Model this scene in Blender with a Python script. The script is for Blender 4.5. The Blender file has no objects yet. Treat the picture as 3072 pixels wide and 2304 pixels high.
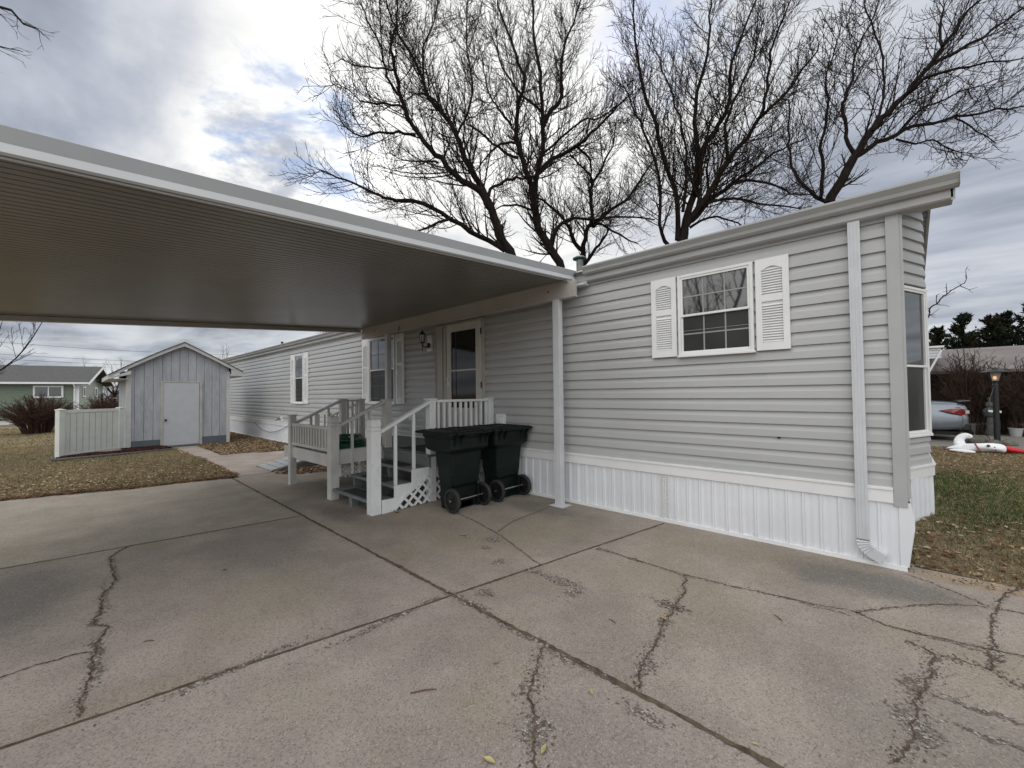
import bpy, math, random
import numpy as np
from mathutils import Vector, Matrix
SC=bpy.context.scene
# ---------------------------------------------------------------- camera
cam_d=bpy.data.cameras.new('camera'); cam=bpy.data.objects.new('camera',cam_d); SC.collection.objects.link(cam)
cam_d.sensor_width=36.0; cam_d.lens=1230.7/3072*36.0; cam_d.clip_start=0.05; cam_d.clip_end=3000
_r=Vector((0.73372,0.67936,-0.01136)); _u=Vector((0.02434,-0.00956,0.99966)); _f=Vector((-0.67902,0.73374,0.02355))
M=Matrix((( _r.x,_u.x,-_f.x,0),(_r.y,_u.y,-_f.y,0),(_r.z,_u.z,-_f.z,1.5),(0,0,0,1)))
cam.matrix_world=M
SC.camera=cam
# ---------------------------------------------------------------- world: Nishita sky behind a broken cloud deck
SUN_AZ=math.radians(-36); SUN_EL=math.radians(34)   # azimuth measured from +y towards +x
W=bpy.data.worlds.new('World'); SC.world=W; W.use_nodes=True
nt=W.node_tree; nt.nodes.clear(); N=nt.nodes; LK=nt.links
def wn(t,**k):
    n=N.new(t)
    for a,b in k.items(): setattr(n,a,b)
    return n
def sock(n,i,v):
    if hasattr(v,'is_linked') or isinstance(v,bpy.types.NodeSocket): LK.new(v,n.inputs[i])
    else: n.inputs[i].default_value=v
def mth(op,a,b=None,c=None,clamp=False):
    n=wn('ShaderNodeMath',operation=op,use_clamp=clamp); sock(n,0,a)
    if b is not None: sock(n,1,b)
    if c is not None: sock(n,2,c)
    return n.outputs[0]
def vmth(op,a,b=None):
    n=wn('ShaderNodeVectorMath',operation=op); sock(n,0,a)
    if b is not None: sock(n,1,b)
    return n
def mrange(v,a,b,c=0.0,d=1.0,smooth=True):
    n=wn('ShaderNodeMapRange'); n.interpolation_type='SMOOTHSTEP' if smooth else 'LINEAR'
    sock(n,0,v); n.inputs[1].default_value=a; n.inputs[2].default_value=b; n.inputs[3].default_value=c; n.inputs[4].default_value=d
    return n.outputs[0]
def mixc(f,a,b,mode='MIX'):
    n=wn('ShaderNodeMix',data_type='RGBA',blend_type=mode); sock(n,0,f); sock(n,6,a); sock(n,7,b); return n.outputs[2]
tc=wn('ShaderNodeTexCoord'); D=tc.outputs['Generated']
sky=wn('ShaderNodeTexSky',sky_type='NISHITA'); sky.sun_disc=False; sky.sun_elevation=SUN_EL; sky.sun_rotation=SUN_AZ
sky.altitude=300; sky.air_density=1.0; sky.dust_density=1.5
skyc=vmth('SCALE',sky.outputs[0]).outputs[0]; skyc.node.inputs['Scale'].default_value=0.085
sep=wn('ShaderNodeSeparateXYZ'); LK.new(D,sep.inputs[0])
zz=mth('MAXIMUM',sep.outputs[2],0.0); den=mth('ADD',zz,0.10)
cmb=wn('ShaderNodeCombineXYZ'); LK.new(mth('DIVIDE',sep.outputs[0],den),cmb.inputs[0]); LK.new(mth('DIVIDE',sep.outputs[1],den),cmb.inputs[1])
P=cmb.outputs[0]
# the streets run diagonally to the cloud bands: stretch the pattern along one direction
mp=wn('ShaderNodeMapping'); LK.new(P,mp.inputs[0]); mp.inputs['Rotation'].default_value=(0,0,math.radians(-20)); mp.inputs['Scale'].default_value=(0.55,1.5,1)
def noise(vec,scale,detail=6,rough=0.55,dist=0.0,w=0.0):
    n=wn('ShaderNodeTexNoise',noise_dimensions='4D'); LK.new(vec,n.inputs['Vector']); n.inputs['W'].default_value=w
    n.inputs['Scale'].default_value=scale; n.inputs['Detail'].default_value=detail; n.inputs['Roughness'].default_value=rough; n.inputs['Distortion'].default_value=dist
    return n.outputs[0]
n1=noise(mp.outputs[0],0.55,7,0.52,0.25,3.1)     # broad light and dark bands
n2=noise(P,1.6,8,0.6,0.4,7.7)                    # ragged edges
n3=noise(mp.outputs[0],2.2,6,0.55,0.3,1.3)
n2b=noise(P,2.6,8,0.62,0.5,2.2)
def dirdot(v):
    v=Vector(v).normalized(); n=vmth('DOT_PRODUCT',D,tuple(v)); return n.outputs['Value']
glow=mrange(dirdot((-0.88,0.66,0.76)),0.70,0.995,0,1)
edge=mrange(dirdot((-1.0,0.40,0.50)),0.965,0.998,0,1)   # sunlit rim under the gap
dark=mrange(dirdot((-1.25,0.10,0.46)),0.88,0.99,0,1)   # the heavy grey bank
high=mrange(dirdot((0.30,-0.62,0.85)),0.25,0.97,0,1)     # added glow in the unseen sky overhead and behind, lights facade and ground
band=mrange(n1,0.36,0.66)
det=mrange(n3,0.3,0.7)
lum=mth('ADD',mth('MULTIPLY',band,0.25),0.215)
lum=mth('ADD',lum,mth('MULTIPLY',det,0.13))
lum=mth('ADD',lum,mth('MULTIPLY',glow,mth('ADD',mth('MULTIPLY',n2,0.70),-0.02)))
lum=mth('ADD',lum,mth('MULTIPLY',edge,mth('MULTIPLY',mrange(n2,0.44,0.58),0.42)))
lum=mth('SUBTRACT',lum,mth('MULTIPLY',dark,mth('ADD',mth('MULTIPLY',det,-0.06),0.15)))
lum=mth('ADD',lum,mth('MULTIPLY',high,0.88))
cool=mixc(mrange(lum,0.25,0.75),(0.80,0.88,1.06,1),(1.0,1.0,0.985,1))
cs=vmth('SCALE',cool).outputs[0]; LK.new(lum,cs.node.inputs['Scale'])
# gaps where blue shows
h1=mrange(dirdot((-1.055,0.366,0.64)),0.962,0.998)
h2=mrange(dirdot((-0.30,1.0,0.95)),0.93,0.995)
hole=mth('MAXIMUM',h1,mth('MULTIPLY',h2,0.80))
gap=mrange(mth('ADD',mth('MULTIPLY',hole,0.50),n2b),0.89,1.05)
gap=mth('MULTIPLY',gap,0.85)
blue=mixc(0.62,skyc,(0.23,0.34,0.57,1))
col=mixc(gap,cs,blue)
# pale horizon
low=mth('MULTIPLY',mrange(sep.outputs[2],0.02,0.24,1.0,0.0),mrange(noise(P,0.9,6,0.55,0.3,5.5),0.40,0.60,0.10,0.75))
col=mixc(low,col,(0.60,0.62,0.62,1))
col=mixc(mrange(sep.outputs[2],-0.02,0.06,0.6,0.0),col,(0.48,0.50,0.54,1))
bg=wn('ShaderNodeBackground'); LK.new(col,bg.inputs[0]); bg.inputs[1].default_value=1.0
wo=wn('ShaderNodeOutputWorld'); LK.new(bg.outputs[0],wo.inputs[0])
# ---------------------------------------------------------------- sun, veiled by the clouds
sd=bpy.data.lights.new('sun','SUN'); sd.energy=0.8; sd.angle=math.radians(16); sd.color=(1.0,0.96,0.9)
sun=bpy.data.objects.new('sun',sd); SC.collection.objects.link(sun)
sv=Vector((math.sin(SUN_AZ)*math.cos(SUN_EL),math.cos(SUN_AZ)*math.cos(SUN_EL),math.sin(SUN_EL)))
sun.rotation_euler=sv.to_track_quat('Z','Y').to_euler()
SC.view_settings.view_transform='Standard'; SC.view_settings.look='None'; SC.view_settings.exposure=0.5; SC.view_settings.gamma=1.0
SC.view_settings.use_curve_mapping=False
SC.cycles.max_bounces=8; SC.cycles.diffuse_bounces=4; SC.cycles.glossy_bounces=3; SC.cycles.transmission_bounces=4; SC.cycles.caustics_reflective=False; SC.cycles.caustics_refractive=False
# ================================================================ helpers
R=random.Random(7)
PI=math.pi
OFF={}
def root(name,loc,label,cat,group=None,kind=None):
    o=bpy.data.objects.new(name,None); o.empty_display_size=0.2; SC.collection.objects.link(o); o.location=loc
    OFF[o]=Vector(loc); tag(o,label,cat,group,kind); return o
def tag(o,label=None,cat=None,group=None,kind=None):
    if label: o['label']=label
    if cat: o['category']=cat
    if group: o['group']=group
    if kind: o['kind']=kind
    return o
class MB:
    def __init__(s): s.v=[]; s.f=[]
    def add(s,vs,fs):
        b=len(s.v); s.v+= [tuple(v) for v in vs]; s.f+=[tuple(i+b for i in f) for f in fs]; return s
    def box(s,x0,x1,y0,y1,z0,z1):
        return s.add([(x0,y0,z0),(x1,y0,z0),(x1,y1,z0),(x0,y1,z0),(x0,y0,z1),(x1,y0,z1),(x1,y1,z1),(x0,y1,z1)],
          [(0,3,2,1),(4,5,6,7),(0,1,5,4),(1,2,6,5),(2,3,7,6),(3,0,4,7)])
    def ext(s,poly,vec):
        n=len(poly); vec=Vector(vec); a=[Vector(p) for p in poly]; b=[p+vec for p in a]
        fs=[tuple(range(n))[::-1],tuple(range(n,2*n))]+[(i,(i+1)%n,n+(i+1)%n,n+i) for i in range(n)]
        return s.add([tuple(p) for p in a+b],fs)
    def bar(s,p,q,w,h,up=(0,0,1)):
        p=Vector(p);q=Vector(q);d=(q-p).normalized();u=Vector(up)
        sd_=d.cross(u)
        if sd_.length<1e-4: sd_=d.cross(Vector((1,0,0)))
        sd_.normalize(); u=sd_.cross(d).normalized()
        a=sd_*w/2;b=u*h/2
        return s.ext([p-a-b,p+a-b,p+a+b,p-a+b],q-p)
    def tube(s,pts,r,n=8,cap=True):
        pts=[Vector(p) for p in pts]; m=len(pts)
        if not hasattr(r,'__len__'): r=[r]*m
        base=len(s.v); ref=Vector((0.3,0.2,1)).normalized()
        for i,p in enumerate(pts):
            t=(pts[min(i+1,m-1)]-pts[max(i-1,0)]); t.normalize() if t.length>0 else None
            a=t.cross(ref)
            if a.length<1e-3: a=t.cross(Vector((1,0,0)))
            a.normalize(); b=t.cross(a)
            for k in range(n):
                an=2*PI*k/n; q=p+(a*math.cos(an)+b*math.sin(an))*r[i]; s.v.append(tuple(q))
        for i in range(m-1):
            for k in range(n):
                s.f.append((base+i*n+k,base+i*n+(k+1)%n,base+(i+1)*n+(k+1)%n,base+(i+1)*n+k))
        if cap:
            s.f.append(tuple(base+k for k in range(n))[::-1]); s.f.append(tuple(base+(m-1)*n+k for k in range(n)))
        return s
    def lathe(s,prof,c,n=24,axis='z',cap=True):
        c=Vector(c); base=len(s.v)
        for (r,h) in prof:
            for k in range(n):
                a=2*PI*k/n; x,y=r*math.cos(a),r*math.sin(a)
                if axis=='z': v=(x,y,h)
                elif axis=='y': v=(x,h,y)
                else: v=(h,x,y)
                s.v.append((c.x+v[0],c.y+v[1],c.z+v[2]))
        m=len(prof)
        for i in range(m-1):
            for k in range(n):
                s.f.append((base+i*n+k,base+i*n+(k+1)%n,base+(i+1)*n+(k+1)%n,base+(i+1)*n+k))
        if cap:
            s.f.append(tuple(base+k for k in range(n))[::-1]); s.f.append(tuple(base+(m-1)*n+k for k in range(n)))
        return s
    def quad(s,*p): return s.add(p,[tuple(range(len(p)))])
    def build(s,name,m,parent=None,smooth=False,bevel=0,label=None):
        off=OFF.get(parent,Vector((0,0,0)))
        me=bpy.data.meshes.new(name)
        vs=[(v[0]-off.x,v[1]-off.y,v[2]-off.z) for v in s.v] if off.length else s.v
        me.from_pydata(vs,[],s.f); me.materials.append(m)
        me.update()
        if not smooth or True:
            import bmesh
            if len(s.f)<60000:
                bm=bmesh.new(); bm.from_mesh(me); bmesh.ops.recalc_face_normals(bm,faces=bm.faces); bm.to_mesh(me); bm.free()
        if smooth: me.polygons.foreach_set('use_smooth',[True]*len(me.polygons))
        o=bpy.data.objects.new(name,me); SC.collection.objects.link(o)
        if parent: o.parent=parent; OFF[o]=off
        if bevel:
            b=o.modifiers.new('bevel','BEVEL'); b.width=bevel; b.segments=2; b.limit_method='ANGLE'; b.angle_limit=math.radians(40)
        if label: o['label']=label
        return o
def setgeo(o,vs,fs): pass
def npmesh(name,V,F,mats,parent=None,smooth=False,midx=None):
    off=OFF.get(parent,Vector((0,0,0)))
    V=np.asarray(V,dtype=np.float32)-np.array(off,dtype=np.float32); F=np.asarray(F,dtype=np.int32)
    me=bpy.data.meshes.new(name); k=F.shape[1]
    me.vertices.add(len(V)); me.vertices.foreach_set('co',V.ravel())
    me.loops.add(F.size); me.loops.foreach_set('vertex_index',F.ravel())
    me.polygons.add(len(F)); me.polygons.foreach_set('loop_start',np.arange(0,F.size,k,dtype=np.int32)); me.polygons.foreach_set('loop_total',np.full(len(F),k,dtype=np.int32))
    for m in (mats if isinstance(mats,(list,tuple)) else [mats]): me.materials.append(m)
    if midx is not None: me.polygons.foreach_set('material_index',np.asarray(midx,dtype=np.int32))
    if smooth: me.polygons.foreach_set('use_smooth',np.ones(len(F),dtype=bool))
    me.update(calc_edges=True); me.validate()
    o=bpy.data.objects.new(name,me); SC.collection.objects.link(o)
    if parent: o.parent=parent; OFF[o]=off
    return o
# ---------------------------------------------------------------- materials
class MT:
    """small builder for a procedural Principled material"""
    def __init__(s,name,base,rough=0.6,metal=0.0,spec=0.5):
        s.m=bpy.data.materials.new(name); s.m.use_nodes=True; s.t=s.m.node_tree; s.N=s.t.nodes; s.L=s.t.links
        s.b=s.N['Principled BSDF']; s.b.inputs['Roughness'].default_value=rough; s.b.inputs['Metallic'].default_value=metal
        s.b.inputs['Specular IOR Level'].default_value=spec
        s.b.inputs['Base Color'].default_value=(*base,1); s.c=None; s.base=(*base,1); s.h=None
        g=s.N.new('ShaderNodeNewGeometry'); s.pos=g.outputs['Position']
    def n(s,t,**k):
        x=s.N.new(t)
        for a,b in k.items(): setattr(x,a,b)
        return x
    def set(s,x,i,v):
        if isinstance(v,bpy.types.NodeSocket): s.L.new(v,x.inputs[i])
        else: x.inputs[i].default_value=v
    def noise(s,scale,detail=4,rough=0.55,stretch=(1,1,1),w=0.0,dist=0.0):
        v=s.pos
        if stretch!=(1,1,1):
            mp=s.n('ShaderNodeMapping'); s.L.new(v,mp.inputs[0]); mp.inputs['Scale'].default_value=stretch; v=mp.outputs[0]
        x=s.n('ShaderNodeTexNoise',noise_dimensions='4D'); s.L.new(v,x.inputs['Vector']); x.inputs['W'].default_value=w
        x.inputs['Scale'].default_value=scale; x.inputs['Detail'].default_value=detail; x.inputs['Roughness'].default_value=rough; x.inputs['Distortion'].default_value=dist
        return x.outputs[0]
    def ramp(s,v,a,b,c=0.0,d=1.0):
        x=s.n('ShaderNodeMapRange'); x.interpolation_type='SMOOTHSTEP'; s.set(x,0,v)
        for i,q in enumerate((a,b,c,d)): x.inputs[i+1].default_value=q
        return x.outputs[0]
    def math(s,op,a,b=0.0):
        x=s.n('ShaderNodeMath',operation=op); s.set(x,0,a); s.set(x,1,b); return x.outputs[0]
    def mix(s,f,col,mode='MIX'):
        x=s.n('ShaderNodeMix',data_type='RGBA',blend_type=mode); s.set(x,0,f); s.set(x,6,s.c if s.c is not None else s.base)
        s.set(x,7,col if isinstance(col,bpy.types.NodeSocket) else (*col,1)); s.c=x.outputs[2]; return s
    def var(s,scale,amt,detail=4,stretch=(1,1,1),w=0.0):
        """value variation +-amt"""
        v=s.ramp(s.noise(scale,detail,stretch=stretch,w=w),0.3,0.7,1-amt,1+amt)
        x=s.n('ShaderNodeVectorMath',operation='SCALE'); s.set(x,0,s.c if s.c is not None else s.base[:3]); s.L.new(v,x.inputs['Scale']); s.c=x.outputs[0]; return s
    def bump(s,h,strength=0.3,dist=0.01):
        x=s.n('ShaderNodeBump'); x.inputs['Strength'].default_value=strength; x.inputs['Distance'].default_value=dist; s.L.new(h,x.inputs['Height'])
        if s.h is not None: s.L.new(s.h,x.inputs['Normal'])
        s.h=x.outputs[0]; return s
    def rough(s,v): s.L.new(v,s.b.inputs['Roughness']); return s
    def done(s):
        if s.c is not None: s.L.new(s.c,s.b.inputs['Base Color'])
        if s.h is not None: s.L.new(s.h,s.b.inputs['Normal'])
        return s.m
def simple(name,base,rough=0.6,amt=0.06,scale=6,metal=0,bs=0,bstr=0.2,bd=0.004,spec=0.5):
    t=MT(name,base,rough,metal,spec).var(scale,amt,5)
    if bs: t.bump(t.noise(bs,5,0.6),bstr,bd)
    return t.done()
m_siding=MT('siding_grey',(0.43,0.436,0.442),0.38).var(0.8,0.04).var(30,0.015,3,(0.2,1,1)); m_siding.bump(m_siding.noise(60,4,0.6,(0.15,1,1)),0.08,0.002); m_siding=m_siding.done()
m_trimgrey=simple('trim_grey',(0.40,0.41,0.42),0.5,0.04,3)
m_white=MT('white_vinyl',(0.78,0.79,0.80),0.4).var(2.5,0.04); m_white.mix(m_white.ramp(m_white.noise(9,6,0.7,w=3),0.62,0.8,0,0.25),(0.5,0.47,0.42)); m_white=m_white.done()
t=MT('skirt_white',(0.74,0.76,0.80),0.42).var(1.5,0.05); t.mix(t.ramp(t.noise(7,6,0.7,(1,1,0.3)),0.6,0.85,0,0.35),(0.48,0.46,0.42)); t.bump(t.noise(4,3,0.5,(1,1,0.4)),0.25,0.02)
sp=t.n('ShaderNodeSeparateXYZ'); t.L.new(t.pos,sp.inputs[0]); q=t.math('ADD',t.math('MULTIPLY',sp.outputs[2],-5.0),t.math('MULTIPLY',t.noise(14,6,0.75,(1,1,0.5),w=5),1.2)); t.mix(t.ramp(q,0.25,0.75,0,0.55),(0.36,0.32,0.27)); m_skirt=t.done()   # splashed dirt along the foot
t=MT('gutter_metal',(0.39,0.40,0.405),0.38).var(3,0.07); t.mix(t.ramp(t.noise(6,6,0.7,(0.15,1,4)),0.55,0.8,0,0.3),(0.25,0.24,0.21)); m_gutter=t.done()
m_fascia=simple('carport_fascia',(0.60,0.62,0.64),0.4,0.03,2,bs=0)
m_fascia2=simple('carport_cap',(0.41,0.43,0.45),0.5,0.04,2)
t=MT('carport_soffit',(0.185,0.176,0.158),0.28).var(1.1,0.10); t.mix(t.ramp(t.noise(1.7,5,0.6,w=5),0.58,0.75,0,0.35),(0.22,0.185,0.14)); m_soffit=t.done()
m_beam=simple('carport_beam',(0.43,0.41,0.385),0.42,0.05,3)
m_post=simple('carport_post',(0.58,0.60,0.63),0.42,0.05,5)
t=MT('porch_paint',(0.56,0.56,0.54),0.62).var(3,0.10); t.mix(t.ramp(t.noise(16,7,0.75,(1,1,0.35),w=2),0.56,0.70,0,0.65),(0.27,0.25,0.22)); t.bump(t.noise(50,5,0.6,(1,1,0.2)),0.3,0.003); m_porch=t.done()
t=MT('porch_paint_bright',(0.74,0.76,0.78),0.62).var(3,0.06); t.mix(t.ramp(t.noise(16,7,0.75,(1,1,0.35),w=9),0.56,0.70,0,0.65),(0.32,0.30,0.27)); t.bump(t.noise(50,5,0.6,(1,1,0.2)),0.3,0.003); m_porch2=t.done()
t=MT('stair_grey',(0.17,0.185,0.19),0.6).var(4,0.15); t.mix(t.ramp(t.noise(11,6,0.7,(0.4,1,1)),0.55,0.75,0,0.5),(0.32,0.33,0.33)); t.bump(t.noise(40,5,0.6,(0.2,1,1)),0.3,0.003); m_stair=t.done()
m_mat=simple('tread_mat',(0.035,0.035,0.034),0.9,0.25,20,bs=200,bstr=0.5,bd=0.003)
t=MT('shed_siding',(0.34,0.365,0.405),0.8).var(2.5,0.12,6,(1,1,0.3)); t.mix(t.ramp(t.noise(5,8,0.8,(1,1.6,0.35),w=4,dist=0.8),0.44,0.62,0,0.65),(0.47,0.49,0.52)); t.mix(t.ramp(t.noise(2.2,7,0.75,(1,1,0.5),w=8,dist=1.0),0.52,0.70,0,0.5),(0.26,0.28,0.32)); t.bump(t.noise(30,6,0.6,(1,1,0.15)),0.3,0.004); m_shed=t.done()
m_sheddoor=simple('shed_door_paint',(0.47,0.49,0.53),0.6,0.04,6,bs=60,bstr=0.15)
m_shedtrim=simple('shed_trim',(0.51,0.52,0.52),0.65,0.08,5,bs=30)
m_shedband=simple('shed_kick_board',(0.10,0.12,0.14),0.6,0.08,5)
t=MT('asphalt_shingle',(0.075,0.075,0.078),0.9).var(6,0.15).var(60,0.35,3); t.bump(t.noise(80,4,0.6),0.4,0.006); m_shingle=t.done()
m_fence=simple('fence_vinyl',(0.66,0.69,0.66),0.5,0.05,4)
# windows: dark room behind glossy glass
t=MT('window_glass',(0.018,0.02,0.021),0.03,spec=0.5); t.b.inputs['IOR'].default_value=2.1
t.mix(t.ramp(t.noise(1.3,3,0.5,w=4),0.45,0.7,0,0.5),(0.04,0.045,0.045)); m_glass=t.done()
t=MT('window_glass_blinds_sky',(0.12,0.14,0.16),0.04,spec=0.5); t.b.inputs['IOR'].default_value=2.0  # bluish base has sky reflection painted in; the bands are blinds
wv=t.n('ShaderNodeTexWave',wave_type='BANDS',bands_direction='Z'); t.L.new(t.pos,wv.inputs['Vector']); wv.inputs['Scale'].default_value=20; wv.inputs['Distortion'].default_value=0.3
t.mix(t.ramp(wv.outputs['Fac'],0.3,0.8,0,0.45),(0.24,0.26,0.28)); m_blind_sky=t.done()
t=MT('window_screen',(0.022,0.025,0.024),0.35,spec=0.4).var(3,0.3); m_screen=t.done()
m_door=simple('storm_door_paint',(0.54,0.53,0.50),0.45,0.05,4)
m_doorglass=simple('door_glass',(0.010,0.011,0.012),0.06,0.3,3,spec=0.35)
m_muntin=simple('muntin_grey',(0.30,0.31,0.31),0.5,0.05,5)
m_muntin2=simple('muntin_dim',(0.09,0.10,0.10),0.5,0.05,5)
m_dark=simple('dark_interior',(0.01,0.01,0.01),0.8,0.1)
m_black=simple('black_metal',(0.012,0.012,0.013),0.4,0.2,8)
m_chrome=simple('dull_chrome',(0.5,0.5,0.48),0.25,0.05,8,metal=0.9)
t=MT('bin_green',(0.005,0.011,0.009),0.48,spec=0.25).var(5,0.25); t.mix(t.ramp(t.noise(24,7,0.85,(1,1,0.25),w=3),0.66,0.78,0,0.35),(0.05,0.055,0.05)); t.mix(t.ramp(t.noise(2.5,5,0.6,w=6),0.5,0.75,0,0.5),(0.022,0.028,0.024)); t.bump(t.noise(180,3,0.5),0.15,0.001); m_bin=t.done()
t=MT('bin_lid_black',(0.008,0.009,0.010),0.55,spec=0.25).var(5,0.3); t.mix(t.ramp(t.noise(30,6,0.8,w=6),0.62,0.8,0,0.3),(0.06,0.06,0.06)); m_lid=t.done()
m_rubber=simple('wheel_rubber',(0.028,0.028,0.03),0.75,0.2,10,bs=60)
t=MT('hose_green',(0.012,0.085,0.05),0.35).var(12,0.25); m_hose=t.done()
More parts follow.
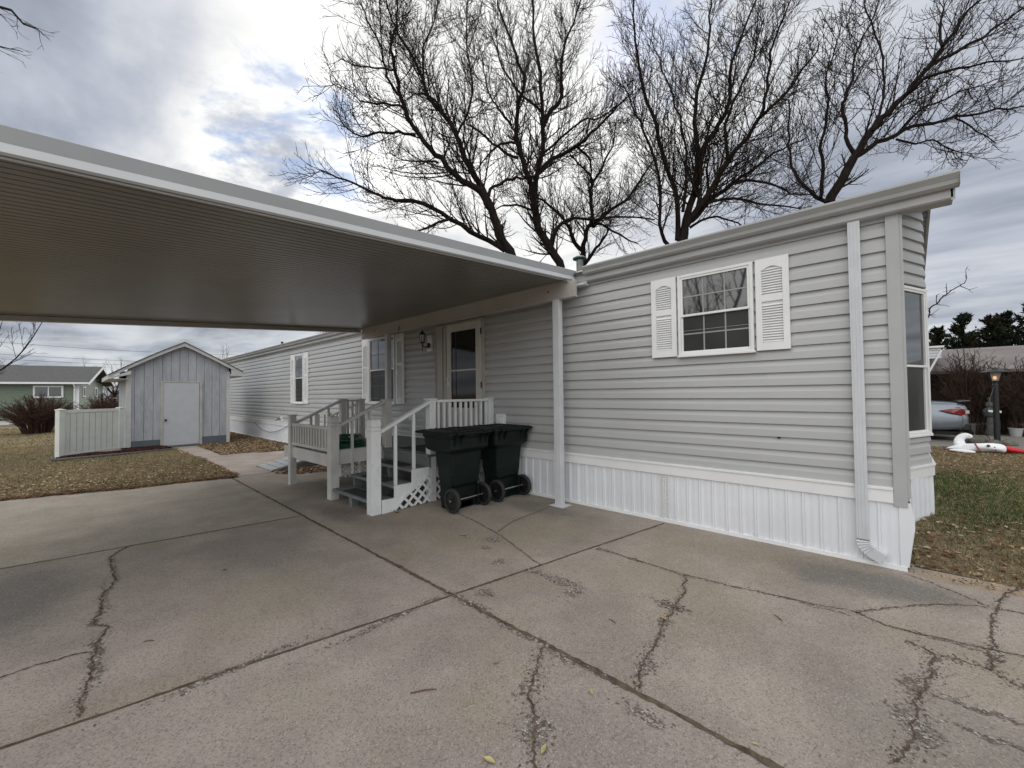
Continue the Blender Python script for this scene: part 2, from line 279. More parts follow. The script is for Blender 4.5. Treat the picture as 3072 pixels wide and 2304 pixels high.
TREES={
'A':[
(0.179,0.143,[(-10.08,10.95,6.49),(-10.37,10.66,7.33),(-10.57,10.45,8.22)]),
(0.131,0.021,[(-10.57,10.45,8.22),(-10.79,10.02,8.81),(-11.1,9.52,9.15),(-11.52,8.9,9.77),(-11.8,8.42,10.38),(-12.11,7.9,11.2),(-12.17,7.62,11.94),(-12.18,7.38,12.71),(-12.07,7.25,13.36),(-11.76,7.31,14.1),(-11.65,7.19,14.81)]),
(0.119,0.025,[(-10.57,10.45,8.22),(-10.93,10.23,9.18),(-11.43,9.89,10.27),(-11.71,9.75,11.19),(-12.05,9.56,11.87),(-12.62,9.16,12.76),(-12.91,9.01,13.83),(-13.44,8.63,15.06),(-13.88,8.34,16.04),(-14.14,8.22,17.29)]),
(0.101,0.018,[(-10.25,10.79,6.73),(-10.76,9.97,7.18),(-11.28,9.13,7.67),(-11.77,8.31,8.14),(-12.22,7.56,8.14),(-12.47,6.98,8.2),(-12.63,6.49,8.35),(-13.01,5.79,8.6),(-13.17,5.3,8.68)]),
(0.065,0.027,[(-10.69,10.32,8.64),(-10.74,10.8,9.26),(-10.55,11.51,9.76),(-10.39,12.19,10.0),(-10.21,12.89,10.43),(-10.05,13.57,11.05)]),
(0.056,0.017,[(-10.85,8.85,7.51),(-11.35,8.61,7.42),(-11.95,8.29,7.24),(-12.51,8.0,7.17)]),
(0.040,0.015,[(-11.41,8.67,9.58),(-12.11,8.56,9.87),(-12.97,8.3,10.13),(-13.75,8.1,10.64)]),
(0.050,0.013,[(-11.71,7.96,10.36),(-11.99,7.43,10.35),(-12.29,6.88,10.2),(-12.5,6.42,9.95),(-12.65,6.0,10.09),(-12.72,5.66,10.42)]),
(0.049,0.013,[(-11.88,7.49,11.55),(-12.01,7.09,12.0),(-11.96,6.83,12.81),(-12.07,6.43,13.53),(-12.13,6.08,14.13)]),
(0.050,0.016,[(-12.78,9.06,13.29),(-12.99,9.22,14.9),(-12.93,9.64,16.24),(-13.0,9.94,17.62)]),
(0.055,0.017,[(-12.1,9.6,11.91),(-12.61,9.61,12.73),(-13.23,9.52,13.39),(-13.92,9.39,13.67),(-14.54,9.33,13.68)]),
(0.049,0.020,[(-11.77,9.79,11.17),(-11.69,10.13,11.92),(-11.6,10.48,13.19),(-11.83,10.53,14.5),(-12.05,10.57,15.85),(-12.14,10.75,17.35)]),
(0.039,0.010,[(-11.89,7.63,11.24),(-12.13,7.03,11.16),(-12.35,6.46,11.02),(-12.47,5.97,11.2),(-12.57,5.5,11.3)]),
(0.033,0.010,[(-11.93,7.28,12.35),(-12.19,6.72,12.23),(-12.48,6.14,12.15),(-12.67,5.65,12.28)]),
],
'B':[
(0.169,0.148,[(-9.93,13.81,6.66),(-10.23,13.51,7.54),(-10.56,13.18,8.36),(-10.68,13.03,9.44)]),
(0.121,0.025,[(-10.68,13.03,9.44),(-10.78,12.75,10.46),(-10.93,12.44,11.27),(-10.95,12.23,12.33),(-10.74,12.25,13.18),(-10.5,12.29,13.88),(-10.6,12.03,14.7),(-10.7,11.76,15.45),(-10.93,11.37,16.45),(-10.92,11.2,17.11)]),
(0.121,0.029,[(-10.68,13.03,9.44),(-10.64,13.22,10.79),(-10.54,13.46,12.24),(-10.6,13.56,13.37),(-10.75,13.56,15.21),(-10.96,13.51,16.73),(-11.06,13.56,18.62),(-11.13,13.66,19.18)]),
(0.098,0.022,[(-10.72,13.7,12.92),(-10.54,14.05,13.72),(-10.25,14.5,14.46),(-10.36,14.56,15.64),(-10.2,14.86,17.13),(-9.93,15.27,18.49),(-9.78,15.59,19.5)]),
(0.103,0.026,[(-10.71,13.37,10.81),(-10.42,14.07,11.61),(-9.88,15.02,12.3),(-9.35,15.94,13.36),(-8.85,16.83,14.54),(-8.44,17.64,15.44)]),
(0.056,0.019,[(-10.8,13.66,11.67),(-9.94,13.9,12.18),(-9.1,14.11,12.59),(-8.26,14.35,12.51),(-7.58,14.43,12.74)]),
(0.059,0.018,[(-10.87,12.26,11.03),(-11.25,11.53,11.27),(-11.6,10.81,11.82),(-11.76,10.28,12.02),(-11.19,10.43,12.14)]),
(0.052,0.016,[(-10.82,12.02,11.51),(-11.16,11.53,11.43),(-11.45,11.09,10.84),(-11.7,10.7,10.2)]),
(0.051,0.015,[(-10.76,11.78,12.09),(-10.91,11.39,12.49),(-11.06,11.0,12.82),(-11.1,10.7,13.56),(-11.09,10.45,14.35)]),
(0.056,0.017,[(-10.88,13.8,13.76),(-11.25,13.16,14.19),(-11.66,12.49,15.02),(-11.8,12.06,15.82),(-11.84,11.73,16.6)]),
(0.054,0.016,[(-10.8,13.07,9.14),(-11.09,12.38,9.22),(-11.33,11.76,9.02),(-11.51,11.2,8.63)]),
(0.089,0.029,[(-10.35,13.67,7.61),(-10.28,14.05,8.53),(-9.91,14.74,9.05),(-9.43,15.53,9.08),(-8.5,16.74,9.32),(-7.66,17.88,9.27)]),
(0.057,0.019,[(-9.89,15.04,12.31),(-9.66,15.72,11.92),(-9.8,16.06,11.22),(-9.94,16.41,10.64)]),
],
'C':[
(0.159,0.119,[(-10.92,16.95,7.64),(-10.88,16.97,8.43)]),
(0.111,0.026,[(-10.88,16.97,8.43),(-11.1,16.48,8.84),(-11.2,16.09,9.62),(-11.63,15.4,10.32),(-11.83,14.92,10.61),(-12.15,14.36,10.83)]),
(0.119,0.033,[(-10.88,16.97,8.43),(-10.78,17.14,9.33),(-10.57,17.42,10.08),(-10.71,17.38,11.24),(-10.67,17.49,12.09),(-11.0,17.29,12.7),(-11.51,16.91,13.41)]),
(0.103,0.029,[(-10.5,17.28,9.61),(-10.14,17.93,10.35),(-9.47,18.86,11.18),(-8.96,19.64,12.44),(-8.61,20.26,13.57)]),
(0.095,0.023,[(-10.83,17.03,7.79),(-10.23,17.11,8.39),(-9.71,17.13,8.95),(-9.42,16.93,9.28)]),
(0.072,0.021,[(-10.67,17.47,11.67),(-10.34,18.05,12.84),(-10.08,18.58,13.95),(-10.04,18.89,15.25)]),
(0.071,0.023,[(-10.49,17.28,9.93),(-9.83,17.67,9.46),(-9.19,18.06,8.84),(-8.67,18.33,8.54)]),
],
'D':[
(0.207,0.158,[(-5.9,16.17,7.13),(-5.78,16.25,7.89)]),
(0.076,0.016,[(-6.27,15.82,7.24),(-6.36,15.3,7.92),(-6.2,15.0,9.58),(-6.46,14.29,11.06),(-6.59,13.74,11.83),(-6.72,13.2,12.37)]),
(0.103,0.019,[(-5.99,16.07,7.41),(-5.9,15.91,8.79),(-6.16,15.43,10.29),(-6.32,15.05,11.55),(-6.57,14.59,12.92),(-6.67,14.26,14.14),(-6.67,14.02,15.32),(-6.58,13.88,16.23)]),
(0.138,0.029,[(-5.78,16.25,7.89),(-5.54,16.6,9.25),(-5.39,16.86,10.71),(-5.1,17.27,11.62),(-4.76,17.73,12.4),(-4.56,18.05,13.41),(-4.46,18.27,14.94),(-4.03,18.79,16.49),(-3.65,19.26,17.98)]),
(0.124,0.023,[(-5.78,16.25,7.89),(-5.15,16.61,8.92),(-4.37,17.09,10.39),(-3.82,17.38,11.11),(-3.37,17.57,11.81),(-2.85,17.85,12.3),(-2.12,18.29,13.3),(-1.65,18.51,14.15)]),
(0.096,0.023,[(-5.57,16.44,8.16),(-5.03,17.31,9.19),(-4.54,18.16,9.89),(-3.85,19.17,10.76),(-3.09,20.26,11.65),(-2.41,21.27,12.27)]),
(0.092,0.021,[(-5.44,17.02,10.8),(-5.48,16.83,12.16),(-5.37,16.78,13.36),(-5.0,16.96,14.83),(-4.9,16.91,16.15),(-4.75,16.91,17.03)]),
(0.062,0.016,[(-5.78,16.1,8.47),(-5.58,16.0,9.74),(-5.53,15.75,10.98),(-5.68,15.34,12.2),(-5.92,14.83,13.39),(-6.15,14.34,14.41)]),
(0.062,0.016,[(-5.2,16.76,8.78),(-4.28,17.1,8.86),(-3.51,17.31,8.48),(-2.72,17.54,8.17),(-2.2,17.52,7.93)]),
(0.065,0.019,[(-4.59,18.38,9.99),(-3.94,19.52,10.33),(-3.2,20.75,10.07),(-2.71,21.75,10.02)]),
(0.055,0.016,[(-5.63,16.39,7.89),(-4.96,16.55,8.15),(-4.22,16.78,7.87),(-3.76,16.77,7.46)]),
(0.066,0.016,[(-3.35,17.43,11.73),(-3.09,17.37,12.63),(-2.92,17.21,13.76),(-2.53,17.27,14.86),(-2.24,17.24,15.55)]),
(0.067,0.016,[(-4.34,16.96,10.33),(-4.36,16.7,11.58),(-3.9,16.88,12.66),(-3.45,17.06,13.78),(-3.1,17.14,15.14)]),
(0.063,0.018,[(-5.11,17.11,9.07),(-5.26,17.47,10.48),(-5.31,17.93,11.5)]),
],
'E':[
(0.140,0.123,[(-1.31,16.32,7.42),(-1.0,16.58,8.15),(-0.7,16.83,8.87)]),
(0.112,0.021,[(-0.7,16.83,8.87),(-0.26,17.02,9.61),(0.15,17.2,10.06),(0.6,17.4,10.61),(0.97,17.52,11.14),(1.48,17.78,11.97),(1.95,17.99,12.63),(2.24,18.06,13.06)]),
(0.084,0.021,[(-0.7,16.83,8.87),(-0.33,17.39,9.24),(0.27,18.16,9.79),(0.96,19.01,10.23),(1.76,19.96,10.5),(2.79,21.14,10.89),(3.76,22.25,11.11)]),
(0.054,0.015,[(0.6,17.3,10.56),(1.13,17.33,10.78),(1.86,17.55,10.77),(2.94,18.1,10.74)]),
(0.064,0.016,[(0.96,17.48,11.12),(1.57,18.06,11.61),(2.09,18.57,12.0),(2.78,19.22,12.65),(3.43,19.83,13.26)]),
(0.062,0.018,[(-1.31,16.32,7.42),(-1.77,16.1,7.85),(-2.08,16.03,8.39),(-2.26,16.06,9.12),(-2.32,16.21,9.92),(-2.3,16.42,11.09),(-2.47,16.47,11.42)]),
(0.056,0.013,[(-1.51,16.12,7.59),(-1.43,15.98,8.3),(-1.44,15.76,8.94),(-1.29,15.68,9.66),(-1.21,15.53,10.32),(-1.22,15.31,10.8),(-1.04,15.27,11.37),(-0.81,15.26,12.28)]),
(0.062,0.018,[(-0.7,16.83,8.98),(-0.9,16.82,9.57),(-0.93,16.96,10.46),(-0.93,17.14,11.02),(-0.71,17.51,11.76),(-0.61,17.77,12.75),(-0.24,18.27,13.76),(0.04,18.69,14.91)]),
(0.044,0.015,[(-0.26,16.94,9.57),(-0.04,17.31,10.44),(0.06,17.57,11.27),(-0.04,17.63,12.51),(-0.31,17.53,13.84),(-0.38,17.63,14.55)]),
(0.041,0.011,[(0.32,18.42,9.83),(0.8,18.68,10.5),(1.47,19.12,10.86),(2.04,19.47,11.1),(2.85,20.04,11.33)]),
(0.035,0.012,[(0.31,18.42,9.72),(0.79,19.21,9.74),(1.25,19.97,10.01),(1.72,20.74,9.78),(2.29,21.62,9.8)]),
(0.042,0.014,[(1.35,17.55,11.69),(1.36,17.94,12.7),(1.62,18.55,13.73)]),
(0.029,0.011,[(1.75,19.87,10.46),(2.26,20.09,9.91),(2.64,20.18,9.38)]),
],
'R':[
(0.020,0.010,[(0.38,14.2,3.03),(0.59,14.39,3.18),(0.73,14.52,3.33),(0.74,14.52,3.5),(0.87,14.64,3.62),(0.97,14.72,3.77),(1.1,14.84,3.89),(1.25,14.98,4.02),(1.38,15.09,4.11)]),
(0.009,0.004,[(0.73,14.52,3.33),(0.86,14.91,3.38)]),
(0.010,0.004,[(0.74,14.52,3.5),(0.57,14.09,3.52)]),
(0.009,0.004,[(0.87,14.64,3.62),(0.87,14.49,3.8),(0.93,14.42,3.82)]),
(0.009,0.004,[(1.06,14.81,3.87),(1.05,14.66,3.99),(1.04,14.51,4.07)]),
(0.009,0.004,[(1.3,15.03,4.07),(1.45,15.03,3.94),(1.6,15.03,3.96)]),
(0.009,0.004,[(1.38,15.09,4.11),(1.44,15.19,4.27),(1.43,15.22,4.46),(1.48,15.31,4.57)]),
],
}
# ================================================================ the ground
def concrete(name,tint,k=1.0,w=0.0,dark=0.0,streak=False,stains=()):
    t=MT(name,tint,0.85,spec=0.25)
    t.var(0.45,0.16,5,w=w).var(2.6,0.13,7,w=w+1)
    t.mix(t.ramp(t.noise(0.8,5,0.65,w=w+2),0.48,0.68,0,0.65),(tint[0]*0.88,tint[1]*0.86,tint[2]*0.72))   # tan weathering
    t.mix(t.ramp(t.noise(0.55,6,0.7,w=w+5,dist=0.4),0.52,0.72,0,0.5),(tint[0]*0.66,tint[1]*0.64,tint[2]*0.65)) # damp, dirty areas
    if streak: t.mix(t.ramp(t.noise(1.5,5,0.6,(0.35,2.2,1),w=w+7),0.5,0.75,0,0.45),(tint[0]*1.18,tint[1]*1.18,tint[2]*1.15))
    t.mix(t.ramp(t.noise(16,6,0.8,w=w+3),0.60,0.74,0,0.30),(tint[0]*1.3,tint[1]*1.25,tint[2]*1.2))
    for (sx,sy,rx,ry,col,amt) in stains:     # spills and damp patches that stay where they are
        mp=t.n('ShaderNodeMapping'); t.L.new(t.pos,mp.inputs[0]); mp.inputs['Location'].default_value=(-sx/rx,-sy/ry,0); mp.inputs['Scale'].default_value=(1/rx,1/ry,0)
        ln=t.n('ShaderNodeVectorMath',operation='LENGTH'); t.L.new(mp.outputs[0],ln.inputs[0])
        t.mix(t.ramp(t.math('ADD',ln.outputs['Value'],t.math('MULTIPLY',t.noise(2.6,6,0.65,w=sx),1.3)),1.0,1.75,amt,0),col)
    # aggregate: dark and pale grains
    vz=t.n('ShaderNodeTexVoronoi'); t.L.new(t.pos,vz.inputs['Vector']); vz.inputs['Scale'].default_value=150
    sepc=t.n('ShaderNodeSeparateColor'); t.L.new(vz.outputs['Color'],sepc.inputs[0])
    t.mix(t.ramp(sepc.outputs[0],0.60,1.0,0,0.55),(tint[0]*0.35,tint[1]*0.33,tint[2]*0.32))
    t.mix(t.ramp(sepc.outputs[1],0.72,1.0,0,0.36),(0.50,0.46,0.42))
    t.mix(t.ramp(t.noise(42,4,0.75,w=w+4),0.62,0.74,0,0.75),(tint[0]*0.36,tint[1]*0.35,tint[2]*0.33))  # pits
    t.bump(t.noise(140,4,0.75,w=w),0.55,0.004); t.bump(t.noise(22,5,0.65,w=w),0.25,0.008)
    return t.done()
m_con=[concrete('concrete_a',(0.315,0.274,0.240),w=0,stains=((-0.25,4.25,0.8,0.38,(0.12,0.115,0.108),0.75),(0.5,4.72,0.5,0.16,(0.36,0.25,0.14),0.6),(-1.4,3.2,0.8,0.5,(0.30,0.265,0.205),0.5),(0.3,2.5,0.6,0.5,(0.19,0.18,0.16),0.6),(-1.3,4.3,0.9,0.4,(0.27,0.22,0.165),0.5))),concrete('concrete_b',(0.318,0.274,0.242),w=11,stains=((-4.9,-0.25,1.0,0.42,(0.165,0.155,0.145),0.75),(-4.6,1.3,0.9,0.5,(0.21,0.19,0.17),0.55),(-3.4,1.0,0.7,0.6,(0.32,0.29,0.22),0.5))),concrete('concrete_c',(0.318,0.275,0.245),w=23,stains=((-2.2,0.8,0.3,0.3,(0.34,0.31,0.25),0.5),(-0.9,1.5,0.5,0.3,(0.22,0.19,0.175),0.5))),
       concrete('concrete_d',(0.325,0.284,0.245),w=31,stains=((-5.2,2.35,0.75,0.25,(0.17,0.135,0.12),0.7),(-6.6,3.1,0.7,0.5,(0.19,0.165,0.145),0.6),(-3.3,4.2,0.9,0.3,(0.15,0.135,0.115),0.7),(-2.8,3.6,0.5,0.5,(0.27,0.235,0.17),0.5))),concrete('concrete_light',(0.335,0.30,0.255),w=42,streak=True),concrete('concrete_pink',(0.37,0.315,0.285),w=50)]
t=MT('crack_dirt',(0.095,0.066,0.048),0.95).var(25,0.5,6); t.mix(t.ramp(t.noise(60,5,0.8),0.55,0.7,0,0.6),(0.13,0.09,0.055)); t.bump(t.noise(90,4,0.7),0.8,0.01); m_crack=t.done()
t=MT('joint_dirt',(0.10,0.074,0.052),0.95).var(15,0.5,6); t.mix(t.ramp(t.noise(50,5,0.8),0.5,0.7,0,0.6),(0.15,0.125,0.06)); t.bump(t.noise(90,4,0.7),0.8,0.01); m_joint=t.done()
t=MT('spalled_concrete',(0.19,0.155,0.128),0.95).var(20,0.35,6).var(90,0.5,4); t.mix(t.ramp(t.noise(35,6,0.8,w=3),0.5,0.7,0,0.6),(0.30,0.275,0.255)); t.bump(t.noise(60,6,0.8),1.0,0.015); m_spall=t.done()
t=MT('spalled_pale',(0.40,0.365,0.33),0.95).var(30,0.4,6).var(90,0.5,4); t.mix(t.ramp(t.noise(35,6,0.8,w=3),0.5,0.65,0,0.7),(0.14,0.115,0.10)); t.bump(t.noise(60,6,0.8),1.0,0.015); m_spallp=t.done()
def jA(y): return -5.83+(y+0.4)*0.150
def jB(y): return -2.80+(y-0.1)*0.187
YJ=lambda x: 2.06+(x+9.05)*(1.93-2.06)/8.7
drive=root('driveway',(0,0,0),'cracked grey concrete driveway in jointed slabs beside the mobile home','driveway',kind='structure')
def slab(poly,mat,z=0.0,par=None,name='slab',th=0.12):
    b=MB(); b.ext([(x,y,z-th) for x,y in poly],(0,0,th)); return b.build(name,mat,par if par is not None else drive)
g=0.006
Yf=-8.0
slab([(-11.2,Yf),(jA(Yf)-g,Yf),(jA(2.0)-g,YJ(-5.5)-g),(-9.05,YJ(-9.05)-g),(-9.25,1.5),(-9.35,0.7),(-9.65,-0.1),(-9.85,-0.8),(-10.4,-3)],m_con[4])
slab([(jA(Yf)+g,Yf),(jB(Yf)-g,Yf),(jB(2)-g,YJ(-2.44)-g),(jA(2.0)+g,YJ(-5.5)-g)],m_con[1])
slab([(jB(Yf)+g,Yf),(9,Yf),(9,1.8),(jB(2)+g,YJ(-2.44)-g)],m_con[2])
slab([(-9.05,YJ(-9.05)+g),(jB(2)-g,YJ(-2.44)+g),(jB(4.72)-g,4.74),(-9.05,4.74)],m_con[3])
slab([(jB(2)+g,YJ(-2.44)+g),(9,1.8+g),(9,4.35),(2.2,4.7),(0.7,4.91),(0.32,4.88),(0.08,4.93),(0.05,4.8),(jB(4.72)+g,4.8)],m_con[0])
walkw=root('path',(-12,2.4,0),'pale concrete path from the driveway to the shed door','path',kind='structure')
slab([(-9.07,2.08),(-9.07,4.7),(-12.3,4.2),(-12.66,3.5),(-12.8,2.70),(-14.6,2.72),(-15.95,2.85),(-15.98,1.95),(-15.0,2.12),(-12.7,2.22),(-11.0,2.2)],m_con[5],-0.004,walkw,'slab')
def ribbon(pts,w,mat,name,par,jag=0.5,z=0.003,step=0.02,seed=1,wander=0.010):
    rr=random.Random(seed); P2=[Vector((p[0],p[1],0)) for p in pts]; L=[];Rr=[]
    wob=0; ww=1
    for a,b in zip(P2[:-1],P2[1:]):
        d=b-a; n=max(1,int(d.length/step)); nn=Vector((-d.y,d.x,0)).normalized()
        for i in range(n):
            wob=wob*0.86+rr.uniform(-1,1)*wander*0.5; ww=ww*0.8+0.2*rr.uniform(0.35,1.8)
            c=a+d*(i/n)+nn*wob; L.append(c+nn*w*ww*(0.5+rr.uniform(-jag,jag)*0.5)); Rr.append(c-nn*w*ww*(0.5+rr.uniform(-jag,jag)*0.5))
    m=MB()
    for i in range(len(L)):
        m.v.append((L[i].x,L[i].y,z)); m.v.append((Rr[i].x,Rr[i].y,z))
    for i in range(len(L)-1): m.f.append((2*i,2*i+1,2*i+3,2*i+2))
    return m.build(name,mat,par)
for k,(pts,w) in enumerate([([(jA(-7.9),-7.9),(jA(2.0),YJ(-5.5))],0.020),([(jB(-7.9),-7.9),(jB(2),YJ(-2.44)),(jB(4.72),4.66)],0.018),
      ([(-9.05,2.06),(-5.4,YJ(-5.4)),(-2.44,YJ(-2.44)),(-0.37,1.93),(6,1.84)],0.030),([(-9.05,2.06),(-9.0,2.69),(-8.9,3.3),(-8.85,4.6)],0.02)]):
    ribbon(pts,w,m_joint,'joint',drive,0.35,0.003,0.03,k+1,0.004)
CR=[([(-5.72,0.41),(-5.43,0.28),(-4.98,0.28),(-4.71,0.28),(-4.41,0.18),(-4.09,0.16),(-3.94,0.13),(-3.81,0.19),(-3.6,0.14),(-3.45,0.12),(-3.32,0.11),(-3.05,0.06),(-2.83,0.04)],0.016),
 
 ([(-3.55,-0.6),(-3.55,-0.24),(-3.58,-0.12),(-3.54,0.02),(-3.51,0.12)],0.012),
 ([(-2.13,3.5),(-1.91,3.46),(-1.71,3.46),(-1.27,3.44),(-0.94,3.47),(-0.65,3.53),(-0.44,3.56),(-0.22,3.62),(-0.06,3.54),(0.13,3.55),(0.32,3.6),(0.5,3.63),(1.2,3.75)],0.009),
 ([(-0.22,3.61),(-0.08,3.8),(0.19,4.12),(0.38,4.26),(0.49,4.31),(0.8,4.34),(1.4,4.4)],0.010),
 ([(0.7,4.94),(0.51,4.45),(0.46,4.16),(0.42,3.88),(0.4,3.64),(0.35,3.39),(0.34,3.33)],0.014),
 ([(-1.27,3.44),(-1.19,3.17),(-1.17,3.01),(-1.14,2.82),(-1.13,2.64),(-1.08,2.48),(-1.08,2.35),(-1.06,2.23),(-1.03,2.1),(-0.98,1.96)],0.013),
 ([(-1.55,1.91),(-1.43,1.69),(-1.34,1.57),(-1.22,1.47),(-1.16,1.36),(-1.09,1.28),(-0.95,1.0)],0.016),
 ([(0.03,3.42),(0.14,3.33),(0.12,3.13),(0.09,2.97),(0.05,2.78),(0.05,2.62),(0.03,2.45),(-0.03,2.24)],0.012),
 ([(0.14,3.33),(0.24,3.36),(0.34,3.35),(0.45,3.24),(0.8,3.1)],0.008),
 ([(0.05,4.63),(0.17,4.55),(0.32,4.44),(0.45,4.31)],0.006),
 ([(-4.15,3.36),(-3.66,3.28),(-3.14,3.14),(-2.84,3.03),(-2.52,2.89),(-2.27,2.81)],0.010),
 ([(-3.17,3.17),(-3.3,3.54),(-3.33,4.0),(-3.34,4.4)],0.007)]
for k,(pts,w) in enumerate(CR): ribbon(pts,w*0.62,m_crack,'crack',drive,1.0,0.0045,0.011,40+k,0.014)
def blob(cx,cy,rx,ry,seed,z,ang=0,ragged=0.26):
    rr=random.Random(seed); n=70; ph=[rr.uniform(0,6.28) for _ in range(9)]; pts=[]
    for i in range(n):
        a=2*PI*i/n; q=1+sum(ragged/(k+1.3)*math.sin((k*1.7+2)*a+ph[k]) for k in range(9))+rr.uniform(-.1,.1)
        q=max(q,0.15); x=rx*q*math.cos(a); y=ry*q*math.sin(a); pts.append((cx+x*math.cos(ang)-y*math.sin(ang),cy+x*math.sin(ang)+y*math.cos(ang),z))
    return pts
chipmats=[m_spall,m_spallp,m_crack]
CH=MB(); CHp=MB(); CHd=MB()
def patch(cx,cy,rx,ry,seed,mat=m_spall,z=0.0022,ang=0):
    """ragged chipped area: many small broken flecks, denser towards the middle"""
    rr=random.Random(seed*7+1); n=int((90 if mat is m_crack else 40)+rx*ry*(60000 if mat is m_crack else 22000))
    for i in range(n):
        u=rr.gauss(0,0.48); v=rr.gauss(0,0.48); x=cx+rx*u+0.012*math.sin(v*9); y=cy+ry*v+0.012*math.sin(u*7+seed); q=rr.random()
        m=(CHd if mat is m_crack else CH) if q<0.62 else CHp
        s_=rr.uniform(0.003,0.011)*(1.15-0.4*min(1,math.hypot(u,v))); k=rr.randint(5,7); a0=rr.uniform(0,6.3); zz_=0.0020+rr.uniform(0,0.0012); b=len(m.v)
        for j in range(k): an=a0+2*PI*j/k; r_=s_*rr.uniform(.45,1.2); m.v.append((x+r_*1.5*math.cos(an),y+r_*math.sin(an),zz_))
        m.f.append(tuple(b+j for j in range(k)))
for q in [(-1.17,2.88,0.10,0.055,1,m_crack),(-1.12,2.66,0.05,0.06,2,m_spall),(-1.98,2.68,0.20,0.07,3,m_spall),(-1.80,2.60,0.05,0.12,4,m_spall),(-2.25,2.68,0.10,0.05,31,m_spallp),
          (-1.03,2.16,0.05,0.12,5,m_spallp),(-1.40,1.62,0.05,0.10,6,m_spall),(-1.2,1.42,0.07,0.09,7,m_spallp),(-0.88,1.83,0.12,0.035,8,m_spallp),
          (0.04,2.93,0.05,0.10,9,m_spall),(0.00,2.62,0.05,0.09,10,m_spallp),(0.07,2.55,0.06,0.12,11,m_spall),(0.28,2.9,0.20,0.025,12,m_spall),(0.3,2.70,0.16,0.02,13,m_spall),
          (-3.05,2.98,0.12,0.07,15,m_spallp),(-3.35,2.85,0.06,0.05,16,m_spall),(-2.95,2.78,0.09,0.04,17,m_spall),(-2.62,2.62,0.05,0.07,18,m_spall),
          (-2.3,2.15,0.10,0.06,19,m_spallp),(0.39,3.55,0.02,0.10,20,m_crack),(-1.72,3.46,0.07,0.02,22,m_crack),(-3.95,0.12,0.05,0.03,25,m_spall)]:
    patch(*q[:6])
for q in [(-1.3,3.43,0.12,0.012),(-0.5,3.54,0.3,0.015),(0.2,3.56,0.2,0.02),(-2.0,3.47,0.15,0.02),(-4.4,0.2,0.35,0.02),(-3.4,0.12,0.3,0.03),(-5.2,0.28,0.25,0.02),(-1.5,1.93,0.5,0.03),(-2.3,1.97,0.3,0.04),(-2.5,1.5,0.03,0.5),(-2.7,0.6,0.03,0.4)]: patch(q[0],q[1],q[2],q[3],int(abs(q[0])*50)+60,m_spall)
rr=random.Random(77)
for (pts,w),sc,nn in zip(CR,(1.3,0,.9,1,1,1.4,2.6,2.4,2.4,1,.7,.9,.7),(160,0,120,110,120,260,330,330,330,120,60,90,80)):
    for a,b in zip(pts[:-1],pts[1:]):
        L=math.hypot(b[0]-a[0],b[1]-a[1])
        for i in range(int(L*nn)):
            u=rr.random(); g_=rr.gauss(0,0.012*sc); nx_,ny_=-(b[1]-a[1])/L,(b[0]-a[0])/L; x=a[0]+(b[0]-a[0])*u+nx_*g_+rr.gauss(0,.004); y=a[1]+(b[1]-a[1])*u+ny_*g_
            m=CHp if rr.random()<0.22 else (CHd if rr.random()<0.25 else CH); s_=rr.uniform(0.002,0.008); k=rr.randint(5,7); a0=rr.uniform(0,6.3); zq=0.0018+rr.uniform(0,0.0012); b_=len(m.v)
            for j in range(k): an=a0+2*PI*j/k; r_=s_*rr.uniform(.45,1.2); m.v.append((x+r_*math.cos(an),y+r_*1.3*math.sin(an),zq))
            m.f.append(tuple(b_+j for j in range(k)))
# pine straw and hair thin twigs scattered over the slabs
ST=MB()
for i in range(420):
    x=rr.uniform(-5.5,1.2); y=rr.uniform(0.9,4.6); a=rr.gauss(0.9,0.9); l=rr.uniform(0.01,0.045); c,s2=math.cos(a),math.sin(a); w_=rr.uniform(0.0004,0.0009)
    if x>-0.1 and y>4.6: continue
    b_=len(ST.v); ST.v+=[(x-c*l-s2*w_,y-s2*l+c*w_,0.003),(x-c*l+s2*w_,y-s2*l-c*w_,0.003),(x+c*l+s2*w_,y+s2*l-c*w_,0.006),(x+c*l-s2*w_,y+s2*l+c*w_,0.006)]; ST.f.append((b_,b_+1,b_+2,b_+3))
tag(ST.build('pine_straw',simple('straw_bits',(0.11,0.08,0.05),0.9,0.4,30)),'thin brown straw bits scattered over the concrete','straw',kind='stuff')
CH.build('spalled_chips',m_spall,drive); CHp.build('spalled_chips',m_spallp,drive); CHd.build('spalled_chips',m_crack,drive)
# crumbs and grit caught along joints and cracks
grit=MB(); rr=random.Random(3)
def crumb(x,y,s,z=0.003):
    a=rr.uniform(0,6.28); h=s*rr.uniform(.4,.9); q=[(x+s*math.cos(a+i*PI/2)*rr.uniform(.6,1.1),y+s*math.sin(a+i*PI/2)*rr.uniform(.6,1.1),z) for i in range(4)]
    b=len(grit.v); grit.v+=q+[(x,y,z+h)]; grit.f+=[(b,b+1,b+4),(b+1,b+2,b+4),(b+2,b+3,b+4),(b+3,b,b+4)]
for pts,w in CR+[([(jB(0),0),(jB(4.6),4.6)],0.018),([(-9,2.06),(-2.44,YJ(-2.44)),(-0.3,1.93)],0.03),([(jA(-2),-2),(jA(2),2.0)],0.02)]:
    for (a,b) in zip(pts[:-1],pts[1:]):
        L=math.hypot(b[0]-a[0],b[1]-a[1])
        for i in range(int(L*70)):
            u=rr.random(); crumb(a[0]+(b[0]-a[0])*u+rr.gauss(0,w*1.0),a[1]+(b[1]-a[1])*u+rr.gauss(0,w*1.0),rr.uniform(0.0015,0.005))
for i in range(1500):
    x=rr.uniform(-6,1.2); y=rr.uniform(0.4,4.5); crumb(x,y,rr.uniform(0.001,0.0045))
m_grit=simple('grit',(0.16,0.125,0.09),0.95,0.5,30)
